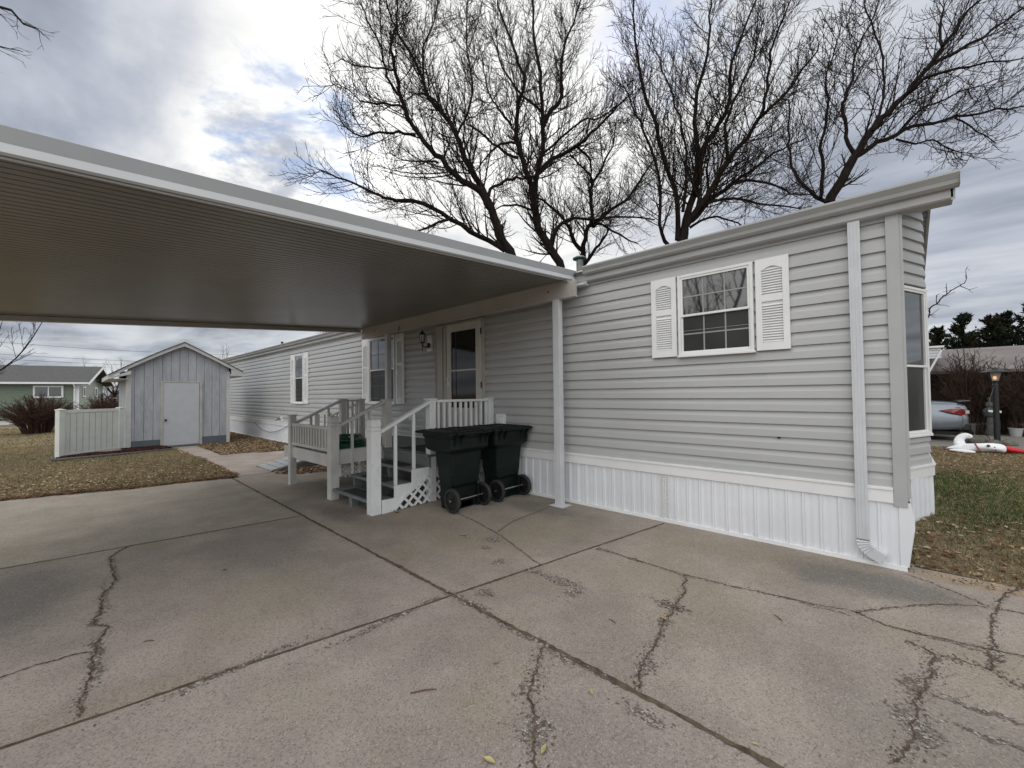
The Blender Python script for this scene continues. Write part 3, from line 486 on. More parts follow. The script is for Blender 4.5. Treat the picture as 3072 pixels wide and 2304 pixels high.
tag(grit.build('grit',m_grit),'loose grit and crumbs caught in the joints and cracks of the concrete','grit',kind='stuff')
# --- lawns
def sstep(a,b,x):
    u=min(1,max(0,(x-a)/(b-a))); return u*u*(3-2*u)
def hgt(x,y):
    h=0.0
    if x>-0.6: h=0.115*sstep(5.0,6.2,y)
    elif y>4.75: h=0.1
    if x<-9: h=0.006*sstep(-9.2,-9.8,x)
    return h+0.006*math.sin(x*3.1+y*1.7)+0.006*math.sin(y*4.3-x*1.3)
t=MT('dry_lawn',(0.20,0.16,0.095),0.95,spec=0.1).var(9,0.3,6).var(60,0.5,4)
t.mix(t.ramp(t.noise(0.55,4,0.6,w=1.7),0.5,0.72,0,0.75),(0.075,0.085,0.032)); t.mix(t.ramp(t.noise(28,6,0.8,w=2),0.52,0.66,0,0.6),(0.07,0.045,0.025))
t.bump(t.noise(70,5,0.7),0.9,0.02); m_lawn=t.done()
t=MT('soil',(0.17,0.135,0.075),0.95,spec=0.1).var(0.05,0.25,5).var(3,0.3,6); t.mix(t.ramp(t.noise(0.03,4,0.6,w=2),0.5,0.7,0,0.6),(0.07,0.085,0.035)); m_soil=t.done()
b=MB(); S=1500; b.quad((-S,-S,-0.012),(S,-S,-0.012),(S,S,-0.012),(-S,S,-0.012)); o=b.build('ground',m_soil); tag(o,'wide flat ground reaching to the horizon under the lawns','ground',kind='structure')
def lawn(name,x0,x1,y0,y1,step,label,inside=None,mat=None):
    nx=int((x1-x0)/step)+1; ny=int((y1-y0)/step)+1; V=[];F=[];idx={}
    for j in range(ny+1):
        for i in range(nx+1):
            x=x0+(x1-x0)*i/nx; y=y0+(y1-y0)*j/ny; V.append((x,y,hgt(x,y)))
    for j in range(ny):
        for i in range(nx):
            a=j*(nx+1)+i; cx=(V[a][0]+V[a+nx+2][0])/2; cy=(V[a][1]+V[a+nx+2][1])/2
            if inside is None or inside(cx,cy): F.append((a,a+1,a+nx+2,a+nx+1))
    o=npmesh(name,V,F,mat or m_lawn,smooth=True); return tag(o,label,'lawn',kind='structure')
def edgeL(y):
    pts=[(-8,-11.2),(-3,-10.4),(-0.8,-9.85),(-0.1,-9.65),(0.7,-9.35),(1.5,-9.25),(2.06,-9.07)]
    for (a,xa),(b_,xb) in zip(pts[:-1],pts[1:]):
        if a<=y<=b_: return xa+(xb-xa)*(y-a)/(b_-a)
    return -9.07
def inL(x,y):
    if y<2.06: return x<edgeL(y)+0.01 and not(x>-15 and y>YP(x)) if y>1.6 else x<edgeL(y)+0.01
    return False
def YP(x):   # lower border of the path
    return 2.06 if x>-9.3 else (2.2 if x>-12.7 else 2.12)
def inL(x,y): return x<edgeL(min(y,2.06))+0.01 and y<YP(x)
def inS(x,y): return (x<-12.75 and y>2.75 and y>2.72+0.0) or (x<-12.45 and y>3.5) or (x<-12.2 and y>4.2)
lawn('lawn',-33,-9,-16,2.25,0.13,'dry straw coloured lawn left of the driveway in front of the shed',inL)
lawn('lawn',-30,-12.1,2.7,4.72,0.13,'strip of lawn under brown leaves between shed and mobile home',inS)
def edgeR(x): 
    return 4.90 if x<0.9 else (4.91-(x-0.9)*0.16 if x<2.2 else 4.70-(x-2.2)*0.05)
def inR(x,y): return y>edgeR(x) and (x>0.06 or y>9.1) and y<14.2+0.0*x-0.35*max(0,min(x-0.6,1.2))
lawn('lawn',-3,14,4.5,14.3,0.12,'lawn of leaves and a green patch right of the mobile home',inR)
b=MB(); b.box(-46,-36.0,-60,40,-0.09,0.0); o=b.build('road',concrete('road_concrete',(0.36,0.35,0.34),w=60)); tag(o,'pale concrete road beyond the left lawn','road',kind='structure')
b=MB(); b.box(-36.0,-35.85,-60,40,-0.08,0.10); o=b.build('kerb',m_con[4]); tag(o,'low concrete kerb along the pale road','kerb',kind='structure')
b=MB(); b.ext([(-14,14.25,-0.05),(0.6,14.25,-0.05),(1.8,13.85,-0.05),(14,13.8,-0.05),(14,19.6,-0.05),(-14,19.6,-0.05)],(0,0,0.14)); o=b.build('pavement',concrete('neighbour_concrete',(0.22,0.21,0.195),w=70)); tag(o,'grey concrete parking pad across the lawn under the silver car','parking pad',kind='structure')
# --- grass blades and fallen leaves
rng=np.random.default_rng(5)
def hn(X,Y):
    H=np.where(X>-0.6,0.115*np.clip((Y-5.0)/1.2,0,1)**2*(3-2*np.clip((Y-5.0)/1.2,0,1)),np.where(Y>4.75,0.1,0.0))
    H=np.where(X<-9,0.006*np.clip((-9.2-X)/0.6,0,1)**2*(3-2*np.clip((-9.2-X)/0.6,0,1)),H)
    return H+0.006*np.sin(X*3.1+Y*1.7)+0.006*np.sin(Y*4.3-X*1.3)
def pts_in(n,box,fn):
    X=rng.uniform(box[0],box[1],n); Y=rng.uniform(box[2],box[3],n)
    k=np.array([fn(a,b) for a,b in zip(X,Y)]); return X[k],Y[k]
def blades(X,Y,h0,h1,w,mat,name,label,cat,lean=0.8,mats=None,midx=None):
    n=len(X); Z=hn(X,Y); a=rng.uniform(0,2*np.pi,n); h=rng.uniform(h0,h1,n); l=rng.uniform(0.1,1,n)*lean*h*1.4; la=rng.uniform(0,2*np.pi,n)
    ww=w*rng.uniform(.6,1.4,n)
    V=np.stack([np.stack([X-np.cos(a)*ww,Y-np.sin(a)*ww,Z-0.004],1),np.stack([X+np.cos(a)*ww,Y+np.sin(a)*ww,Z-0.004],1),np.stack([X+np.cos(la)*l,Y+np.sin(la)*l,Z+h*np.sqrt(np.clip(1-0.5*lean*rng.random(n),.1,1))],1)],1).reshape(-1,3)
    F=np.arange(3*n).reshape(-1,3)
    o=npmesh(name,V,F,mats or mat,midx=midx); return tag(o,label,cat,kind='stuff')
def leaves(X,Y,s0,s1,mats,name,label,par=None,zoff=0.004,lift=0.02,Z=None):
    n=len(X); Z=hn(X,Y) if Z is None else Z
    s=rng.uniform(s0,s1,n); a=rng.uniform(0,2*np.pi,n); rt=rng.uniform(0.35,0.75,n); c,s_=np.cos(a),np.sin(a)
    zt=[Z+zoff+lift*rng.random(n) for _ in range(4)]
    def P_(u,v,z): return np.stack([X+(u*c-v*s_)*s,Y+(u*s_+v*c)*s,z],1)
    mid=Z+zoff+lift*0.2
    V=np.stack([P_(-1,0*rt,zt[0]),P_(-0.1,-rt,zt[1]),P_(1,0*rt,zt[2]),P_(0.1,rt,zt[3])],1).reshape(-1,3)
    b_=np.arange(n)*4
    F=np.concatenate([np.stack([b_,b_+1,b_+2],1),np.stack([b_,b_+2,b_+3],1)])
    mi=rng.integers(0,len(mats),n); mi=np.concatenate([mi,mi])
    return npmesh(name,V,F,mats,par,midx=mi)
m_blade=[simple('grass_straw',(0.32,0.26,0.165),0.9,0.25,3,spec=0.1),simple('grass_tan',(0.20,0.155,0.095),0.9,0.25,3,spec=0.1),simple('grass_green',(0.05,0.095,0.025),0.9,0.25,3,spec=0.1)]
m_leaf=[simple('leaf_tan',(0.30,0.21,0.125),0.85,0.3,9,spec=0.15),simple('leaf_brown',(0.13,0.078,0.042),0.85,0.3,9,spec=0.15),simple('leaf_pale',(0.44,0.35,0.24),0.85,0.25,9,spec=0.15),simple('leaf_rust',(0.16,0.065,0.032),0.85,0.3,9,spec=0.15)]
def greenmask(X,Y,right):
    if right: m=np.exp(-((X-1.1)/1.5)**2-((Y-8.0)/1.7)**2)*1.7+0.25*np.sin(X*3)*np.sin(Y*2.2)
    else: m=0.18+0.22*np.sin(X*1.3+1)*np.sin(Y*1.9+.5)
    return rng.random(len(X))<m
def do_grass(n,box,fn,h,right,lab):
    X,Y=pts_in(n,box,fn); gm=greenmask(X,Y,right); mi=np.where(gm,2,rng.integers(0,2,len(X)))
    return blades(X,Y,h[0],h[1],h[2],None,'grass',lab,'grass',mats=m_blade,midx=mi)
do_grass(90000,(-20,-9.1,-5,2.2),inL,(0.02,0.055,0.004),False,'dry straw grass of the left lawn beside the driveway')
do_grass(20000,(-33,-20,-12,2.2),inL,(0.03,0.07,0.010),False,'dry straw grass far out beyond the white fence')
do_grass(14000,(-22,-12.2,2.7,4.7),inS,(0.02,0.05,0.004),False,'short dry grass in the strip beside the shed')
do_grass(120000,(0.06,5.5,4.7,14.2),inR,(0.02,0.05,0.0035),True,'short green and straw grass right of the mobile home')
lf=[]
def do_leaves(n,box,fn,lab,s=(0.018,0.042),mats=m_leaf,lift=0.03):
    X,Y=pts_in(n,box,fn); o=leaves(X,Y,s[0],s[1],mats,'leaf_litter',lab); tag(o,lab,'leaves',kind='stuff'); return o
do_leaves(4000,(-14,-9.1,-3,2.15),lambda x,y: inL(x,y) and R.random()<0.25+0.75*math.exp(-((x+10.3)/1.6)**2)*(1 if y>-1 else .6),'brown leaves caught in the left lawn by the driveway edge')
do_leaves(9000,(-21,-12.2,2.72,4.7),lambda x,y: inS(x,y),'brown leaves heaped in the strip between shed and mobile home',(0.02,0.05))
do_leaves(13000,(0.07,6,4.72,14.1),lambda x,y: inR(x,y) and R.random()<(0.15 if (abs(x-1.1)<1.3 and abs(y-8.0)<1.5) else 0.8),'brown leaves lying over the right lawn',(0.015,0.036))
do_leaves(2600,(-9.7,-8.2,2.7,4.5),lambda x,y: (x+8.95)**2/0.45+(y-3.45)**2/0.5<1,'drift of rust brown leaves under the porch ramp',(0.02,0.045),[m_leaf[1],m_leaf[3],m_leaf[2],m_leaf[3]],0.05)
do_leaves(2600,(-12.95,-12.0,2.6,4.6),lambda x,y: inS(x+0.12,y+0.08) and not inS(x-0.12,y-0.1),'brown leaves lining the path edge beside the shed strip')
do_leaves(2200,(-16,-9.1,2.0,2.8),lambda x,y: abs(y-YP(x))<0.07 or (x<-12.8 and abs(y-2.76)<0.07),'leaves lining both edges of the narrow shed path')
do_leaves(700,(0.05,2.5,4.62,4.95),lambda x,y: R.random()<0.6,'leaves and straw spilling over the concrete edge',(0.006,0.016))
do_leaves(9000,(-10.0,-8.9,-1.6,2.3),lambda x,y: y<2.16 and abs(x-edgeL(min(y,2.05))-0.02)<0.11,'rust brown leaves lining the edge of the left lawn',(0.015,0.035),[m_leaf[3],m_leaf[1]],0.03)
# single leaves and twigs lying on the concrete
def one_leaf(x,y,s,mat,lab,a=0.5):
    m=MB(); n=10; c,sn=math.cos(a),math.sin(a)
    up=[(-1,0),(-.6,.28),(-.1,.42),(.4,.33),(.8,.12),(1,0),(.8,-.12),(.4,-.33),(-.1,-.42),(-.6,-.28)]
    V=[(x+(u*c-v*sn)*s,y+(u*sn+v*c)*s,0.005+abs(v)*s*0.55+0.1*s*(u*u)) for u,v in up]+[(x,y,0.004)]
    m.v=V; m.f=[(i,(i+1)%10,10) for i in range(10)]
    m.tube([(x-c*s,y-sn*s,0.006),(x-1.5*c*s,y-1.5*sn*s,0.012)],0.0012,4)
    o=m.build('fallen_leaf',mat); tag(o,lab,'leaf','single leaves on the concrete')
m_ly=simple('leaf_yellow',(0.42,0.36,0.17),0.7,0.2,30)
one_leaf(-1.14,1.79,0.022,m_ly,'pale yellow leaf right of the long joint in the foreground',2.4)
one_leaf(-1.11,1.37,0.026,m_ly,'cream leaf near the bottom edge beside the spalled crack',1.9)
one_leaf(-0.46,1.99,0.014,m_ly,'tiny yellow leaf near the bottom centre right on the concrete',0.3)
one_leaf(-1.14,2.68,0.035,m_leaf[0],'tan curled leaf lying in the wide spalled crack',2.9)
one_leaf(-1.65,1.63,0.018,m_leaf[0],'tan crumpled leaf just left of the joint in the foreground',0.9)
one_leaf(-1.24,1.18,0.030,m_ly,'ragged yellowish leaf at the very bottom of the photo',0.2)
one_leaf(-4.65,2.85,0.035,m_leaf[3],'rust brown leaf at the foot of the right stair newel',1.2)
one_leaf(-4.27,0.93,0.022,m_leaf[1],'small dark leaf alone on the middle driveway slab',1.2)
def twig(x,y,a,l,lab):
    m=MB(); c,s=math.cos(a),math.sin(a)
    m.tube([(x-c*l/2,y-s*l/2,0.005),(x,y+0.06*l,0.008),(x+c*l/2,y+s*l/2,0.005)],[0.0025,0.0035,0.0015],5); o=m.build('twig',m_leaf[1]); tag(o,lab,'twig','twigs on the concrete')
twig(-1.77,1.23,0.95,0.13,'thin curved twig left of the foreground joint'); twig(-0.59,3.19,2.4,0.08,'short dark twig right of the spalled crack'); twig(-1.38,2.43,2.9,0.06,'stubby twig left of the spalled crack'); twig(-3.39,0.35,0.9,0.06,'short stick on the slab right of the left crack')
# ================================================================ the mobile home
YW=4.737
home=root('mobile_home',(-11,YW,0),'long grey vinyl sided mobile home with white skirting and shutters','mobile home')
def siding(name,p0,d,L,nrm,z0,z1,par,course=0.1258,mat=None,seams=3.4,seed=1,zfun=None):
    """Dutch lap siding along p0 + d*s; zfun(s) gives the sloped top where there is one"""
    rr=random.Random(seed); d=Vector(d).normalized(); nr=Vector(nrm).normalized(); p0=Vector(p0); m=MB()
    prof=[(0.024,0.0),(0.019,course*0.52),(0.009,course*0.70),(0.003,course*0.84),(0.0,course)]
    n=int(math.ceil((z1-z0)/course-0.001))
    for k in range(n):
        zb=z0+k*course; s=0; cuts=[0]
        s=rr.uniform(0.5,seams)
        while s<L-0.3: cuts.append(s); s+=rr.uniform(seams*0.8,seams*1.1)
        cuts.append(L)
        for j,(a,b) in enumerate(zip(cuts[:-1],cuts[1:])):
            e=0.0022 if j%2 else 0.0; ov=0.02 if j%2 else 0.0
            pr=[(o+e,min(zb+h,z1)) for o,h in prof]+[(0.0,min(zb+course,z1))]
            pts=[(0.0,zb)]+pr
            base=len(m.v)
            for s_ in (a-ov,b+ov):
                s_=min(max(s_,0),L)
                for o,h in pts:
                    q=p0+d*s_+nr*o; m.v.append((q.x,q.y,h if zfun is None else min(h,zfun(s_))))
            q=len(pts)
            for i in range(q-1): m.f.append((base+i,base+i+1,base+q+i+1,base+q+i))
    return m.build(name,mat or m_siding,par)
body=MB()
body.ext([(-21.9,YW+0.02,0.5),(0.045,YW+0.02,0.5),(0.045,9.03,0.5),(-21.9,9.03,0.5)],(0,0,2.5))
# gable ends up to the roof
body.ext([(0.045,YW+0.02,2.99),(0.045,9.03,2.99),(0.045,6.88,3.66)],(-21.94,0,0))
body.build('wall',m_siding,home)
siding('siding',(-21.93,YW,0),(1,0,0),21.93,(0,-1,0),0.672,2.975,home,seed=4)
siding('siding',(-21.93,9.05,0),(0,-1,0),4.3,(-1,0,0),0.672,3.7,home,seed=8,zfun=lambda s: 2.98+0.31*min(s,4.3-s))
siding('siding',(0.062,YW+0.02,0),(0,1,0),1.27,(1,0,0),0.672,3.45,home,seed=9,zfun=lambda s: 2.98+0.31*(s))
# bay that carries the picture window of the end wall
B0=Vector((0.075,6.0,0)); B1=Vector((0.285,6.53,0)); B2=Vector((0.285,7.75,0)); B3=Vector((0.075,8.3,0))
m=MB(); m.ext([(B0.x-0.02,B0.y,0.5),(B1.x-0.02,B1.y+0.01,0.5),(B2.x-0.02,B2.y-0.01,0.5),(B3.x-0.02,B3.y,0.5)],(0,0,3.05)); m.build('bay_wall',m_siding,home)
for (a,b,sd_) in ((B0,B1,11),(B1,B2,12),(B2,B3,13)):
    dd=(b-a); nn=Vector((dd.y,-dd.x,0)); siding('siding',a,dd,dd.length,nn,0.672,0.97,home,seed=sd_); siding('siding',a,dd,dd.length,nn,2.64,3.55,home,seed=sd_+5)
def skirting(name,a,b,nrm,z0,z1,par,rib=0.133):
    a=Vector(a);b=Vector(b);L=(b-a).length;d=(b-a)/L;nr=Vector(nrm).normalized(); m=MB(); rr=random.Random(5)
    s=0; prof=[]
    while s<L:
        j=rr.uniform(-.0015,.0015)
        for u,o in ((0,0.0),(0.004,0.009),(0.011,0.009),(0.014,0.005),(0.021,0.005),(0.024,0.009),(0.031,0.009),(0.035,0.0),(0.060,-0.001+j),(0.088,0.0015),(0.118,-0.001)): 
            if s+u<L: prof.append((s+u,o))
        s+=rib
    prof.append((L,0))
    nz=4
    for k in range(nz+1):
        z=z0+(z1-z0)*k/nz; bow=0.006*math.sin(PI*k/nz)
        for s_,o in prof:
            q=a+d*s_+nr*(o+bow*(0.6+0.8*math.sin(s_*1.9))+0.02); m.v.append((q.x,q.y,z))
    n=len(prof)
    for k in range(nz):
        for i in range(n-1): m.f.append((k*n+i,k*n+i+1,(k+1)*n+i+1,(k+1)*n+i))
    return m.build(name,m_skirt,par)
skirting('skirting',(-21.93,YW,0),(0.03,YW-0.005,0),(0,-1,0),0.03,0.56,home)
for a,b in ((B0+Vector((0.03,-0.02,0)),B1),(B1,B2),(B2,B3)):
    dd=b-a; skirting('skirting',a,b,(dd.y,-dd.x,0),0.0,0.56,home)
m=MB(); m.ext([(0.02,YW-0.034,0.03),(0.070,YW-0.034,0.035),(0.080,YW-0.034,0.12),(0.096,YW-0.034,0.24),(0.113,YW-0.034,0.36),(0.112,YW-0.034,0.44),(0.098,YW-0.034,0.52),(0.092,YW-0.034,0.56),(0.02,YW-0.034,0.56)],(0,0.012,0)); m.ext([(0.092,YW-0.034,0.56),(0.113,YW-0.034,0.36),(0.080,YW-0.034,0.10),(0.070,YW-0.034,0.03),(0.125,6.05,0.03),(0.135,6.05,0.56)],(-0.006,0.006,0)); m.build('skirting_corner',m_skirt,home)
m=MB(); m.box(-21.95,0.06,YW-0.048,YW+0.01,0.0,0.034); m.box(-21.95,0.055,YW-0.05,YW-0.03,0.0,0.012); m.build('skirting_rail',m_white,home)
m=MB(); m.box(-21.95,-0.012,YW-0.045,YW-0.002,0.545,0.652); m.box(-21.95,-0.012,YW-0.055,YW-0.002,0.652,0.676)
for a,b in ((B0,B1),(B1,B2),(B2,B3)):
    dd=(b-a).normalized(); nn=Vector((dd.y,-dd.x,0)); m.bar(a+nn*0.022+Vector((0,0,0.598)),b+nn*0.022+Vector((0,0,0.598)),0.045,0.107); m.bar(a+nn*0.026+Vector((0,0,0.664)),b+nn*0.026+Vector((0,0,0.664)),0.055,0.024)
m.box(0.06,0.094,YW+0.08,6.0,0.545,0.652)
m.build('trim_band',m_white,home,bevel=0.003)
m=MB(); m.box(-0.010,0.075,YW-0.042,YW-0.030,0.522,2.985); m.box(0.063,0.096,YW-0.030,YW+0.07,0.60,2.985); m.box(-0.010,-0.002,YW-0.030,YW,0.522,2.985); m.build('corner_trim',m_trimgrey,home,bevel=0.002)
# eaves, gutter, roof
def gutter(x0,x1):
    y1=YW-0.10; z=3.05
    pr=[(0,0),(-0.035,0.0),(-0.062,0.018),(-0.070,0.045),(-0.092,0.070),(-0.105,0.084),(-0.105,0.10),(-0.098,0.10),(-0.098,0.088),(-0.085,0.074),(-0.063,0.048),(-0.056,0.022),(-0.033,0.005),(-0.005,0.005),(-0.005,0.09),(0,0.09)]
    m=MB(); m.ext([(x0,y1+a,z+b) for a,b in pr],(x1-x0,0,0)); m.box(x0,x0+0.002,y1-0.09,y1,z,z+0.09); m.box(x1-0.002,x1,y1-0.09,y1,z,z+0.09)
    return m
gutter(-2.93,0.418).build('gutter',m_gutter,home)
gutter(-21.9,-8.9).build('gutter',m_gutter,home)
m=MB(); xe=0.385
m.ext([(-22.0,YW-0.10,3.05),(-22.0,YW-0.10,2.985),(-22.0,YW-0.085,2.972),(-22.0,YW-0.0,2.962),(-22.0,YW+0.02,2.962),(-22.0,YW+0.02,3.05)],(22.0+xe,0,0)); m.build('eave',m_gutter,home)
zr=lambda y: 3.09+0.312*min(y-(YW-0.10),9.3-y)
m=MB()
for s in (0,1):
    ya,yb=((YW-0.14,6.96) if s==0 else (6.96,9.36)); za,zb=zr(ya),zr(yb)
    m.ext([(-22.05,ya,za),(-22.05,yb,zb),(-22.05,yb,zb+0.03),(-22.05,ya,za+0.03)],(22.05+xe+0.02,0,0))
m.build('roof',m_shingle,home)
m=MB()
for s in (0,1):
    ya,yb=((YW-0.10,6.95) if s==0 else (6.95,9.3))
    m.ext([(xe-0.012,ya,zr(ya)-0.125),(xe-0.012,yb,zr(yb)-0.125),(xe-0.012,yb,zr(yb)-0.002),(xe-0.012,ya,zr(ya)-0.002)],(0.024,0,0))
m.build('rake_fascia',m_gutter,home)
m=MB()
for s in (0,1):
    ya,yb=((YW+0.0,6.95) if s==0 else (6.95,9.3)); n=26
    for i in range(n):
        a=ya+(yb-ya)*i/n; b_=ya+(yb-ya)*(i+0.78)/n; c_=ya+(yb-ya)*(i+1)/n
        m.quad((0.03,a,zr(a)-0.11),(xe-0.012,a,zr(a)-0.11),(xe-0.012,b_,zr(b_)-0.11),(0.03,b_,zr(b_)-0.11)); m.quad((0.03,b_,zr(b_)-0.104),(xe-0.012,b_,zr(b_)-0.104),(xe-0.012,c_,zr(c_)-0.104),(0.03,c_,zr(c_)-0.104))
m.build('soffit',m_gutter,home)
m=MB(); m.box(xe-0.01,xe+0.05,9.2,9.34,2.86,2.98); m.build('eave_return',m_gutter,home)
# downspout with ribbed elbow kicked along the wall
m=MB(); m.box(-0.255,-0.172,YW-0.085,YW-0.025,0.215,2.99); 
for k in range(3): m.box(-0.240+0.024*k,-0.232+0.024*k,YW-0.088,YW-0.0855,0.215,2.96)
ds=m.build('downspout',m_post,home,bevel=0.004)
m=MB(); N_=11; prev=None
for i in range(N_+1):
    a=math.radians(62)*i/N_; Rr_=0.145; cx=-0.172+0.06; 
    inner=(cx-0.06*math.cos(a)+0.0, 0.205-0.06*math.sin(a)); outer=(cx-Rr_*math.cos(a)+0.0,0.205-Rr_*math.sin(a))
    fl=0.004 if i%2 else -0.001
    o_=(cx-(Rr_+fl)*math.cos(a),0.205-(Rr_+fl)*math.sin(a))
    for (x,z) in (inner,o_):
        for y in (YW-0.088-fl,YW-0.025): m.v.append((x,y,z))
for i in range(N_):
    b0=4*i; m.f+=[(b0,b0+2,b0+6,b0+4),(b0+1,b0+5,b0+7,b0+3),(b0,b0+4,b0+5,b0+1),(b0+2,b0+3,b0+7,b0+6)]
a=math.radians(62); dx,dz=math.sin(a)*0.085,-math.cos(a)*0.085; b0=4*N_
for j in range(4): v=m.v[b0+j]; m.v.append((v[0]+dx,v[1],v[2]+dz))
m.f+=[(b0,b0+2,b0+6,b0+4),(b0+1,b0+5,b0+7,b0+3),(b0,b0+4,b0+5,b0+1),(b0+2,b0+3,b0+7,b0+6)]
m.build('elbow',m_post,ds)
# windows ------------------------------------------------------------
def frame_rect(m,o,ux,nr,x0,x1,z0,z1,w,d0,d1):
    """rectangular ring in the wall plane; o origin, ux unit along wall, nr outward"""
    def bx(a0,a1,b0,b1):
        P=[o+ux*a0+nr*d0,o+ux*a1+nr*d0,o+ux*a1+nr*d1,o+ux*a0+nr*d1]; m.ext([(p.x,p.y,b0) for p in P],(0,0,b1-b0))
    bx(x0,x0+w,z0,z1); bx(x1-w,x1,z0,z1); bx(x0+w,x1-w,z0,z0+w); bx(x0+w,x1-w,z1-w,z1)
def slabp(m,o,ux,nr,x0,x1,z0,z1,d0,d1):
    P=[o+ux*x0+nr*d0,o+ux*x1+nr*d0,o+ux*x1+nr*d1,o+ux*x0+nr*d1]; m.ext([(p.x,p.y,z0) for p in P],(0,0,z1-z0))
def window(o,ux,nr,x0,x1,z0,z1,zm,nx=3,nz=2,grid=True,upper=None,par=home,lbl=None,muntin=0.014):
    o=Vector(o);ux=Vector(ux).normalized();nr=Vector(nr).normalized()
    m=MB(); frame_rect(m,o,ux,nr,x0,x1,z0,z1,0.028,0.0,0.052); frame_rect(m,o,ux,nr,x0+0.028,x1-0.028,zm-0.012,z1-0.028,0.024,0.01,0.044); frame_rect(m,o,ux,nr,x0+0.028,x1-0.028,z0+0.028,zm+0.012,0.020,0.0,0.030)
    slabp(m,o,ux,nr,x0-0.012,x1+0.012,z0-0.018,z0+0.004,0.0,0.062)
    w=m.build('window',m_white,par,bevel=0.002,label=lbl)
    g=MB(); slabp(g,o,ux,nr,x0+0.045,x1-0.045,zm,z1-0.045,0.015,0.024); g.build('pane',upper or m_blind_sky,w)
    g=MB(); slabp(g,o,ux,nr,x0+0.043,x1-0.043,z0+0.043,zm,0.002,0.014); g.build('screen',m_screen,w)
    if grid:
        g=MB(); a0,a1=x0+0.050,x1-0.050
        for (b0,b1,dd) in ((zm+0.012,z1-0.050,0.0245),(z0+0.045,zm-0.012,0.0145)):
            for i in range(1,nx): c=a0+(a1-a0)*i/nx; slabp(g,o,ux,nr,c-muntin/2,c+muntin/2,b0,b1,dd,dd+0.004)
            for i in range(1,nz): c=b0+(b1-b0)*i/nz; slabp(g,o,ux,nr,a0,a1,c-muntin/2,c+muntin/2,dd,dd+0.0045)
        mm=g.build('muntins',m_muntin if lbl and 'six over' in lbl else m_muntin2,w)
    return w
def shutter(x0,x1,z0,z1,par=home,y=YW-0.02):
    m=MB(); w=(x1-x0)*0.19; y0=y-0.03
    m.box(x0,x0+w,y0,y,z0,z1); m.box(x1-w,x1,y0,y,z0,z1)
    H=z1-z0; zt=z1-H*0.13; zc=z0+H*0.56
    m.box(x0+w,x1-w,y0,y,z0,z0+H*0.085); m.box(x0+w,x1-w,y0+0.002,y,zc-0.028,zc+0.028)
    # arched head rail
    n=12; P_=[(x0+w,y0,z1),(x1-w,y0,z1)]; 
    for i in range(n+1):
        u=i/n; P_.append((x1-w+(x0-x1+2*w)*u,y0,zt+0.035*math.sin(PI*u)**1.3))
    m.ext(P_,(0,0.03,0))
    m.box(x0+w,x1-w,y-0.008,y-0.002,z0+H*0.08,zt+0.03)
    for sx in (x0+w/2,x1-w/2):
        for sz in (z0+0.1,z1-0.08): m.lathe([(0.005,0),(0.005,0.003)],(sx,y0-0.002,sz),8,'y')
    s=m.build('shutter',m_white,par,bevel=0.002)
    l=MB(); z=z0+H*0.085+0.012
    while z<zt+0.02:
        if not(zc-0.045<z<zc+0.028):
            l.ext([(x0+w,y-0.026,z-0.006),(x0+w,y-0.022,z-0.009),(x0+w,y-0.006,z+0.011),(x0+w,y-0.010,z+0.013)],(x1-x0-2*w,0,0))
        z+=0.0255
    l.build('louvres',m_white,s)
FR=(0,YW-0.012,0)
window((0,YW-0.012,0),(1,0,0),(0,-1,0),-1.757,-1.005,1.905,2.810,2.350,3,2,upper=m_glass,lbl='six over six window near the front corner')
shutter(-2.073,-1.780,1.902,2.816); shutter(-0.985,-0.700,1.902,2.816)
window((0,YW-0.012,0),(1,0,0),(0,-1,0),-8.80,-7.72,1.315,2.79,2.06,3,2,lbl='tall window left of the door under the carport',muntin=0.016)
shutter(-9.145,-8.83,1.31,2.80); shutter(-7.69,-7.383,1.31,2.79)
window((0,YW-0.012,0),(1,0,0),(0,-1,0),-13.42,-12.72,1.285,2.755,2.04,2,2,lbl='narrow tall window of the far end')
shutter(-13.74,-13.44,1.275,2.77); shutter(-12.70,-12.388,1.275,2.77)
dd=(B1-B0); nn=Vector((dd.y,-dd.x,0)).normalized()
for a,b in ((B0,B1),(B1,B2),(B2,B3)):
    dd=(b-a); nn=Vector((dd.y,-dd.x,0)).normalized(); L=dd.length
    window(a-nn*0.02,dd,nn,0.004,L-0.004,1.0,2.61,1.75,2,2,grid=False,upper=m_glass,lbl='bay window on the end wall')
# door ----------------------------------------------------------------
m=MB(); yd=YW-0.02
m.box(-6.287,-6.275,yd-0.05,yd,0.66,2.76); m.box(-6.275,-6.085,yd-0.03,yd,0.66,2.735); m.box(-6.287,-5.90,yd-0.05,yd-0.0,2.735,2.765)
m.box(-6.065,-5.985,yd-0.025,yd,0.66,2.72); m.box(-5.985,-5.945,yd-0.025,yd,0.66,1.70); m.box(-5.985,-5.945,yd-0.025,yd,2.58,2.72); m.box(-5.945,-5.93,yd-0.028,yd,0.66,2.72)
m.box(-5.93,-5.905,yd-0.055,yd,0.66,2.775); m.box(-4.99,-4.965,yd-0.055,yd,0.66,2.775); m.box(-5.905,-4.99,yd-0.055,yd,2.755,2.785)
door=m.build('entry_frame',m_beam,home,bevel=0.002)
m=MB(); m.box(-6.085,-6.065,yd-0.012,yd-0.002,0.66,2.72); m.box(-5.985,-5.945,yd-0.010,yd-0.002,1.70,2.58); m.build('gap',m_dark,door)
m=MB(); ys=yd-0.045
def ring(m,x0,x1,z0,z1,wx,wt,wb,y0,y1):
    m.box(x0,x0+wx,y0,y1,z0,z1); m.box(x1-wx,x1,y0,y1,z0,z1); m.box(x0+wx,x1-wx,y0,y1,z0,z0+wb); m.box(x0+wx,x1-wx,y0,y1,z1-wt,z1)
